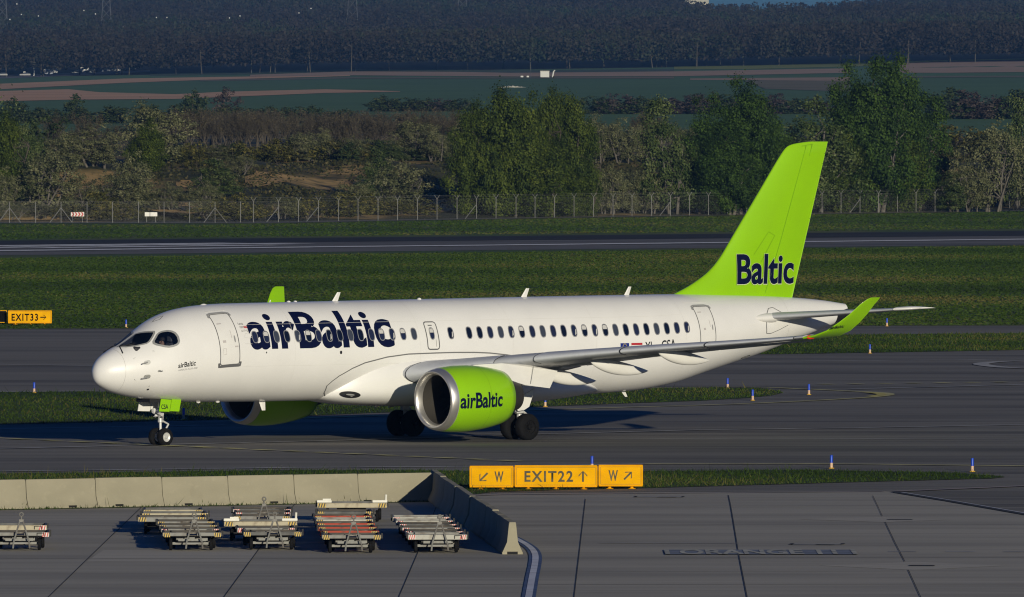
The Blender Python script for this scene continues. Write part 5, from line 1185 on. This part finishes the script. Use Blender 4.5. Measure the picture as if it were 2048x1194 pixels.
for i in range(3):
    PR['silver', i] = proto('silver', 20 + i, 6, 6, 8000, .17, stems=5, shape='fan', low=.12); PR['mixed', i] = proto('mixed', 30 + i, 10, 6, 10000, .23, stems=3, low=.10)
    PR['green', i] = proto('green', 40 + i, 14, 11, 40000, .30, stems=3, low=.03, ncl=230); PR['poplar', i] = proto('poplar', 50 + i, 18, 9, 40000, .30, stems=3, shape='column', low=.06, ncl=190)
    PR['olive', i] = proto('olive', 60 + i, 3.5, 5, 2200, .26, stems=5, low=.05); PR['bare', i] = proto_bare(70 + i)
    PR['hedge', i] = proto('hedge', 80 + i, 8, 9, 1800, .62, stems=2, low=.02); PR['purple', i] = proto('purple', 90 + i, 8, 8, 1500, .6, stems=2, low=.05)
PH = {'silver': (6, 6), 'mixed': (10, 6), 'green': (14, 11), 'poplar': (18, 9), 'olive': (3.5, 5), 'bare': (10, 6.5), 'hedge': (8, 9), 'purple': (8, 8)}
TREES = []
def T_(u, vb, vt, w, kind, desc, where, group): TREES.append((u, vb, vt, w, kind, desc, where, group))
D = {'silver': 'silvery grey-green shrub', 'mixed': 'pale green loose tree', 'green': 'dense mid-green broadleaf tree', 'poplar': 'tall dark green poplar', 'olive': 'low olive-brown shrub', 'bare': 'bare brown tree in bud', 'hedge': 'dark green hedge tree', 'purple': 'purple-brown bare hedge tree'}
W1, G1 = 'behind the perimeter fence', 'trees and shrubs behind the perimeter fence'
for u, vb, vt, w, k in [(12, 418, 228, 100, 'green'), (62, 408, 240, 62, 'mixed'), (2, 431, 335, 95, 'silver'), (84, 426, 298, 140, 'silver'), (168, 424, 352, 95, 'silver'), (236, 424, 342, 110, 'silver'), (268, 420, 305, 90, 'silver'), (330, 422, 365, 85, 'silver'), (410, 428, 362, 66, 'silver'), (420, 398, 318, 82, 'mixed'),
    (482, 350, 308, 64, 'silver'), (720, 428, 360, 72, 'silver'), (756, 404, 300, 66, 'mixed'), (792, 428, 318, 120, 'silver'), (958, 430, 204, 96, 'green'), (1008, 431, 178, 130, 'green'), (1058, 431, 190, 110, 'green'), (1100, 431, 180, 80, 'green'), (1142, 431, 184, 96, 'green'), (1178, 430, 240, 60, 'green'), (1020, 432, 270, 150, 'green'), (1110, 432, 280, 120, 'green'), (1215, 428, 325, 86, 'silver'), (1262, 427, 345, 84, 'silver'), (1334, 428, 196, 90, 'mixed'), (1296, 427, 335, 84, 'silver'), (1402, 428, 280, 80, 'mixed'),
    (1368, 424, 318, 70, 'silver'), (1480, 429, 158, 100, 'poplar'), (1424, 429, 190, 84, 'poplar'), (1455, 430, 240, 90, 'poplar'), (1528, 428, 182, 84, 'poplar'), (1556, 428, 250, 60, 'poplar'), (1630, 424, 196, 130, 'mixed'), (1752, 425, 104, 110, 'poplar'), (1700, 423, 132, 90, 'poplar'), (1796, 423, 118, 90, 'poplar'), (1836, 422, 176, 90, 'poplar'), (1690, 424, 250, 120, 'green'), (1790, 424, 240, 150, 'green'), (1600, 426, 270, 100, 'mixed'),
    (1872, 418, 296, 100, 'olive'), (1906, 424, 345, 74, 'mixed'), (1985, 424, 240, 125, 'silver'), (2034, 420, 196, 76, 'mixed'), (2066, 424, 262, 90, 'silver'), (1944, 424, 318, 76, 'silver'), (1560, 427, 330, 80, 'mixed'), (950, 429, 330, 70, 'olive')]:
    T_(u, vb, vt, w, k, D[k], W1, G1)
us = [30, 70, 118, 150, 205, 250, 300, 345, 372, 440, 470, 520, 565, 610, 650, 690, 735, 770, 822, 862, 900, 938, 975, 1020, 1060, 1100, 1140, 1180, 1235, 1275, 1320, 1360, 1420, 1455, 1500, 1545, 1590, 1640, 1675, 1720, 1765, 1800, 1845, 1885, 1930, 1965, 2010, 2045]
for u in us:
    if 285 < u < 412 or 850 < u < 925 or 1385 < u < 1500: continue
    b = fence_v(u) - random.uniform(8, 13); T_(u, b, b - random.uniform(24, 52), random.uniform(60, 110), 'olive' if random.random() < .8 else 'silver', 'low brushy shrub', 'at the foot of the bank, close behind the fence', 'low shrubs along the fence')
for u, vb, vt, w, k in [(292, 332, 204, 140, 'silver'), (196, 336, 250, 125, 'silver'), (296, 342, 236, 80, 'green'), (398, 336, 312, 40, 'olive'), (600, 322, 262, 84, 'silver'), (650, 322, 256, 72, 'silver'), (704, 320, 272, 66, 'silver'), (822, 322, 236, 90, 'silver'), (872, 322, 250, 76, 'silver'), (922, 322, 240, 66, 'silver'), (140, 338, 268, 90, 'silver'),
    (1196, 326, 228, 90, 'silver'), (1246, 326, 236, 84, 'silver'), (1290, 326, 230, 80, 'silver'), (1350, 328, 246, 84, 'silver'), (560, 326, 288, 60, 'olive'), (770, 324, 280, 70, 'mixed'), (30, 330, 238, 80, 'green'), (90, 320, 232, 80, 'hedge'), (1905, 300, 252, 110, 'olive'), (1960, 300, 262, 90, 'olive')]:
    T_(u, vb, vt, w, k, D[k], 'on the top of the earth bank', 'trees on the earth bank')
for i, u in enumerate(list(range(120, 260, 30)) + list(range(348, 936, 23)) + [1215, 1270, 1320]):
    vb = random.uniform(300, 317); T_(u + random.uniform(-6, 6), vb, random.uniform(206, 238) + (12 if u < 300 else 0), random.uniform(56, 88), 'bare', D['bare'], 'in the bare wood on the bank', 'bare trees on the earth bank')
for u in range(340, 940, 21): T_(u + random.uniform(-6, 6), random.uniform(284, 298), random.uniform(212, 240), random.uniform(66, 96), 'bare', 'brown bare tree', 'in the rear row of the bare wood', 'bare trees on the earth bank')
for u in range(340, 940, 24): T_(u + random.uniform(-8, 8), random.uniform(318, 323), random.uniform(278, 296), random.uniform(50, 80), random.choice(['olive', 'hedge', 'silver']), 'low undergrowth bush', 'at the foot of the bare wood', 'undergrowth on the earth bank')
for u, vb, vt, w, k in [(22, 246, 194, 60, 'hedge'), (150, 246, 188, 50, 'hedge'), (384, 240, 180, 62, 'hedge'), (452, 238, 177, 44, 'purple'), (300, 246, 206, 60, 'hedge')] + [(u, 247, random.uniform(206, 224), random.uniform(56, 76), 'hedge') for u in list(range(50, 250, 36)) + list(range(330, 720, 30))]:
    T_(u, vb, vt, w, k, D[k], 'in the far line left of the big trees', 'far hedge trees')
for u in range(762, 940, 23): T_(u, 223, random.uniform(190, 204), random.uniform(50, 66), 'hedge' if random.random() < .7 else 'purple', 'dark bushy hedge tree', 'in the short far hedge left of centre', 'far hedge trees')
for u in range(1180, 1640, 27): T_(u, 228, random.uniform(186, 200), random.uniform(52, 70), 'hedge' if random.random() < .75 else 'purple', 'dark rounded hedge tree', 'in the long hedge behind the fin', 'far hedge trees')
for u in range(1872, 2090, 27): T_(u, 238, random.uniform(172, 200), random.uniform(60, 84), 'purple' if random.random() < .6 else 'hedge', 'heavy dark hedge tree', 'in the far hedge at the right edge', 'far hedge trees')
def ordinal(i): return {1: 'leftmost', 2: 'second from left', 3: 'third from left'}.get(i, f'{i}{"st" if i % 10 == 1 and i != 11 else "nd" if i % 10 == 2 and i != 12 else "rd" if i % 10 == 3 and i != 13 else "th"} from left')
TREES.sort(key=lambda q: q[0]); cnt = {}
NM = {'silver': 'silver_shrub', 'mixed': 'loose_tree', 'green': 'broadleaf_tree', 'poplar': 'poplar_tree', 'olive': 'low_shrub', 'bare': 'bare_tree', 'hedge': 'hedge_tree', 'purple': 'hedge_tree'}
for u, vb, vt, w, k, desc, where, grp in TREES:
    x, y, z = TP(u, vb, 1270.0); pm = FPX / y; h = (vb - vt) / pm; wd = 1.32 * w / pm; H0, W0 = PH[k]; v = random.randrange(3)
    e = empty(NM[k], (x, y, z - .1), random.uniform(0, 6.28)); e.scale = (wd / W0, wd / W0, h / H0)
    cm, tm = PR[k, v]; link_mesh('crown', cm, e); link_mesh('trunk', tm, e)
    c = cnt[desc, where] = cnt.get((desc, where), 0) + 1
    tag(e, f'{desc} {where}, {ordinal(c)}', 'shrub' if 'shrub' in desc else 'tree', grp)

# the scrub belt carries on past both ends of what the camera sees
Ps, tt = [], []
for s in range(110):
    u = random.uniform(-760, -60) if s % 2 else random.uniform(2110, 2800); b = random.choice([random.uniform(300, 335), random.uniform(405, 425)]); x, y, z = TP(u, b - max(0, u - 2048) * .012, 1270.0)
    h = random.uniform(3, 11); n = int(400 + h * 90); q = RNG.normal(0, 1, (n, 3)) * np.array((h * .28, h * .28, h * .2)) + np.array((0, 0, h * .5)); q[:, 2] = np.clip(q[:, 2], .1, h); Ps.append(q + np.array((x, y, z))); tt.append(np.clip(RNG.normal(random.uniform(.3, .6), .2, n), 0, 1))
P = np.concatenate(Ps); V, F = leaf_quads(P, .45, RNG); o = link_mesh('scrub_belt', np_mesh('scrub_belt', V, F, M_leaf['mixed'], np.repeat(np.concatenate(tt), 4))); o['kind'] = 'stuff'
# dry grass and brush on the bank
n = 80000; X = RNG.uniform(-110, 125, n); Yb = fence_y(X) + RNG.uniform(40, 150, n); Z = terr(X, Yb); k = (np.sin(X*.21 + Yb*.09) + np.sin(X*.5 - Yb*.13) + RNG.normal(0, .6, n)) > -.3
P = np.stack([X, Yb, Z + .12], 1)[k]; V, F = leaf_quads(P + RNG.normal(0, .05, P.shape), .5, RNG); tt = np.clip(RNG.normal(.45, .25, len(P)), 0, 1)
o = link_mesh('dry_brush', np_mesh('dry_brush', V, F, tint_mat('dry_brush', [(.018, .022, .007), (.04, .042, .015), (.12, .10, .045)], .15), np.repeat(tt, 4))); o['kind'] = 'stuff'

# ------------------------------------------------------------------ the far wood
rng = np.random.default_rng(5); TX, TY = [], []
y = 4335.0
while y < 7450:
    st = 8.5 if y < 4700 else 11.5; lim = .0466 * y * 1.5 + 40; xs_ = np.arange(-lim, lim, st); TX += list(xs_ + rng.normal(0, st * .3, len(xs_))); TY += list(y + rng.normal(0, st * .35, len(xs_))); y += st * (1.0 if y < 4600 else 1.6)
TX, TY = np.array(TX), np.array(TY); n = len(TX); TZ = terr(TX, TY); th_ = rng.uniform(10.5, 15.5, n) + 1.5 * np.sin(TX * .03) * np.sin(TY * .004)
q = 90; ang = rng.uniform(0, 2*np.pi, (n, q)); hh = rng.uniform(.28, 1, (n, q)); rad = np.sqrt(rng.uniform(.1, 1, (n, q))) * 4.6 * np.sin(np.pi * np.clip(hh * .78 + .14, 0, 1)) ** .7
P = np.stack([TX[:, None] + rad * np.cos(ang), TY[:, None] + rad * np.sin(ang), TZ[:, None] + hh * th_[:, None]], -1).reshape(-1, 3)
V, F = leaf_quads(P, 1.45, rng); tt = np.clip(np.repeat(.42 + .20 * np.sin(TX * .021 + TY * .0045) + rng.normal(0, .17, n), q) + rng.normal(0, .03, n * q), 0, 1)
M_wood = tint_mat('woodland_foliage', [(.017, .015, .013), (.031, .025, .021), (.028, .031, .019), (.020, .038, .015)], .1)
o = link_mesh('woodland', np_mesh('woodland', V, F, M_wood, np.repeat(tt, 4))); o['kind'] = 'stuff'
fr = np.where((TY < 4400) & (rng.random(n) < .12))[0]; segs = [((TX[i], TY[i], TZ[i] - .3), (TX[i] + rng.normal(0, .5), TY[i], TZ[i] + th_[i] * .7), .26, .12) for i in fr]
TV, TF = tubes_np(segs); o = link_mesh('woodland_trunks', np_mesh('woodland_trunks', TV, TF, M_bark)); o['kind'] = 'stuff'

# ------------------------------------------------------------------ far structures and traffic
M_lat = mat('pylon_steel', (.045, .05, .06), .7); M_wall = mat('cream_render', (.62, .58, .44), .8, var=.06, scale=.3); M_wh = mat('white_coachwork', (.50, .50, .48), .5)
def pylon(u, vb, H, label, y=5600.0):
    x = (u - 1024) * y / FPX; z = float(terr(x, y)); e = empty('power_pylon', (x, y, z)); tag(e, label, 'pylon', 'lattice power pylons in the far wood'); b = MB(); m = 9
    def hw_(q): return 3.2 * (1 - q) + .6 * q
    for i in range(m):
        q0, q1 = i / m, (i + 1) / m; a, c = hw_(q0), hw_(q1)
        for sx, sy in ((-1, -1), (1, -1), (1, 1), (-1, 1)): b.tube((sx*a, sy*a, q0*H), (sx*c, sy*c, q1*H), .16, n=4)
        for s in (-1, 1): b.tube((-a, s*a, q0*H), (c, s*c, q1*H), .09, n=4); b.tube((a, s*a, q0*H), (-c, s*c, q1*H), .09, n=4)
    b.build('tower', M_lat, e)
    for q, L in ((.72, 7), (.84, 9), (.96, 6)):
        c = MB(); c.tube((-L, 0, q*H), (L, 0, q*H), .16, n=4); c.tube((-L, 0, q*H), (0, 0, q*H + 1.6), .09, n=4); c.tube((L, 0, q*H), (0, 0, q*H + 1.6), .09, n=4); c.build('cross_arm', M_lat, e)
    return e
pylon(213, 90, 42, 'grey lattice pylon above the woods, second from the left'); pylon(5, 110, 46, 'grey lattice pylon at the left edge of the photo'); pylon(705, 60, 50, 'grey lattice pylon above the woods near the top centre'); pylon(925, 60, 40, 'faint lattice pylon right of the top centre', 5900.0)
pl = empty('power_line', ((213 - 1024) * 5600 / FPX, 5600, float(terr((213 - 1024) * 5600 / FPX, 5600)))); tag(pl, 'power line with white marker balls strung over the woods', 'power line'); MBALL = mat('white_marker_ball', (.75, .75, .72), .5)
for a in ([(5, 10), (100, 40), (240, 60)], [(213, 20), (450, 34), (705, 14)]):
    c = MB(); c.path([((u - 1024) * 5500 / FPX - pl.location.x, 5500 - 5600, CAM_H + (VH - v) * 5500 / FPX - pl.location.z) for u, v in a], .02, 4); c.build('cable', M_lat, pl)
for u, v in [(34, 8), (43, 29), (77, 32), (80, 52), (20, 39), (168, 21), (191, 28), (247, 54), (313, 35), (334, 35), (131, 79), (145, 81), (459, 36), (480, 32), (532, 58), (598, 26), (622, 17), (693, 39)]:
    MB().lathe([(-.34, 0), (-.24, .24), (0, .34), (.24, .24), (.34, 0)], ((u - 1024) * 5500 / FPX - pl.location.x, -100, CAM_H + (VH - v) * 5500 / FPX - pl.location.z), 'z', 8).build('marker_ball', MBALL, pl)
# house on the crest
y = 6950.0; x = (1392 - 1024) * y / FPX; z = float(terr(x, y)); e = empty('hilltop_building', (x, y, z)); tag(e, 'cream building on the wooded crest below the patch of sky', 'building')
zt_ = CAM_H + (VH - 13) * y / FPX - z
MB().box((0, 0, zt_ / 2 + .8), (15, 9, zt_ + 1.6)).build('wall', M_wall, e); MB().prism([(-5, zt_ + 1.6), (5, zt_ + 1.6), (0, zt_ + 4.2)], 'x', -8, 8).build('roof', M_wall, e)
for k in range(4): MB().box((-5.4 + k * 3.6, -4.52, zt_ - .2), (1.3, .06, 1.6)).build('window', M_dark, e)
# hut in the fields
x, y, z = TP(1092, 154.5); e = empty('field_hut', (x, y, z)); tag(e, 'small white hut with a mast and a raised arm in the far fields', 'hut'); MB().box((-.4, 0, 1.0), (3.0, 2.2, 2.0)).build('wall', M_wh, e); MB().box((-.4, 0, 2.1), (3.3, 2.4, .2)).build('roof', M_dwhite, e); MB().tube((-5.2, 0, 0), (-5.2, 0, 3.1), .07).build('mast', M_lat, e)
MB().tube((2.2, 0, 0), (2.6, 0, 2.0), .28).tube((2.6, 0, 2.0), (3.1, 0, 2.4), .2).build('arm', M_wh, e); MB().box((-8.2, 0, .25), (.9, .6, .5)).box((-6.2, 0, .25), (.8, .6, .5)).build('cabinet', M_wh, e)
x, y, z = TP(1024, 175); g = MB(); rng2 = np.random.default_rng(3)
rings = [[(x_ , .8 * math.cos(a) * (1 - abs(x_) / 4.8), max(0, .55 * math.sin(a)) * (1 - abs(x_) / 4.8) * (1 + .3 * math.sin(x_ * 5))) for a in np.linspace(0, math.pi, 8)] for x_ in np.linspace(-4.2, 4.2, 20)]
o = g.loft(rings).build('gravel_heap', mat('pale_gravel', (.34, .33, .28), .9, var=.2, scale=2)); o.location = (x, y, z); tag(o, 'long low pale gravel heap in the green field above the big trees', 'gravel heap')
# motorway gantry and traffic
x, y, z = TP(68, 152.0); e = empty('road_gantry', (x, y, z)); tag(e, 'pale cantilever gantry sign beside the far road at left', 'gantry'); MB().box((0, 0, 2.4), (.55, .55, 4.8)).build('column', M_wh, e); MB().box((1.5, 0, 4.6), (3.6, .4, .4)).build('beam', M_wh, e); MB().box((2.1, -.25, 4.75), (2.4, .15, .8)).build('board', M_dwhite, e)
for u, lab in ((49, 'small round topped sign beside the far road, left of the gantry'),):
    x, y, z = TP(u, 153); e = empty('road_sign', (x, y, z)); tag(e, lab, 'road sign'); MB().box((0, 0, 1.4), (.9, .08, 1.1), bev=.03).build('panel', M_wh, e); MB().tube((0, .1, 0), (0, .1, 1.2), .06).build('post', M_lat, e)
def car(u, v, col, label, van=False, L=4.3):
    x, y, z = TP(u, v); e = empty('parked_van' if False else ('camper_van' if van else 'car'), (x, y, z + .35), R(8)); tag(e, label, 'van' if van else 'car', 'traffic on the far road'); m = col
    if van: MB().prism([(-L/2, .35), (L/2, .35), (L/2, 2.3), (-L/2 + .9, 2.3), (-L/2 + .5, 1.4), (-L/2, 1.2)], 'y', -1, 1).build('body', m, e); MB().box((.4, -1.005, 1.7), (L * .5, .02, .5)).build('window', P_glass, e)
    else:
        MB().prism([(-L/2, .3), (L/2, .3), (L/2, .85), (L/2 - .3, .95), (-L/2 + .3, .85), (-L/2, .7)], 'y', -.85, .85).build('body', m, e); MB().prism([(-L/2 + 1.1, .86), (L/2 - .4, .93), (L/2 - 1.0, 1.45), (-L/2 + 1.8, 1.45)], 'y', -.75, .75).build('cabin', P_glass, e)
    for wx_ in (-L * .3, L * .3):
        MB().lathe([(-.9, .30), (.9, .30)], (wx_, 0, .32), 'y', 12).build('wheels', P_tyre, e)
Mc1 = mat('dark_car_paint', (.03, .035, .05), .3); Mc2 = mat('blue_car_paint', (.03, .05, .12), .3)
car(100, 149, M_wh, 'larger white camper van on the far road, nearest the gantry', True, 6.0); car(167, 147.5, M_wh, 'smaller white van on the far road, right of the camper', True, 4.8)
for u, v, m, l in ((4, 154, Mc1, 'dark car on the far road at the left edge'), (50, 154, Mc1, 'dark car below the round sign on the far road'), (95, 151.5, Mc2, 'blue car in front of the camper van on the far road'), (153, 149, Mc1, 'dark car just left of the smaller van on the far road'), (181, 148, Mc1, 'dark car just right of the smaller van on the far road'), (211, 146, Mc2, 'blue car alone in the middle of the far road'), (231, 144.5, Mc1, 'dark car second from the right on the far road'), (262, 143, Mc1, 'last dark car at the right of the far road')): car(u, v, m, l)

# ------------------------------------------------------------------ haze
hz = MB().box((0, 3550, 69), (2700, 8200, 140)).build('haze', None); hz['kind'] = 'stuff'
m = bpy.data.materials.new('haze_air'); m.use_nodes = True; t = m.node_tree; t.nodes.remove(t.nodes['Principled BSDF']); pv = t.nodes.new('ShaderNodeVolumePrincipled')
pv.inputs['Color'].default_value = (.17, .44, 1.0, 1); pv.inputs['Density'].default_value = 3.2e-5; pv.inputs['Anisotropy'].default_value = 0.0
t.links.new(pv.outputs[0], t.nodes['Material Output'].inputs['Volume']); hz.data.materials.clear(); hz.data.materials.append(m)
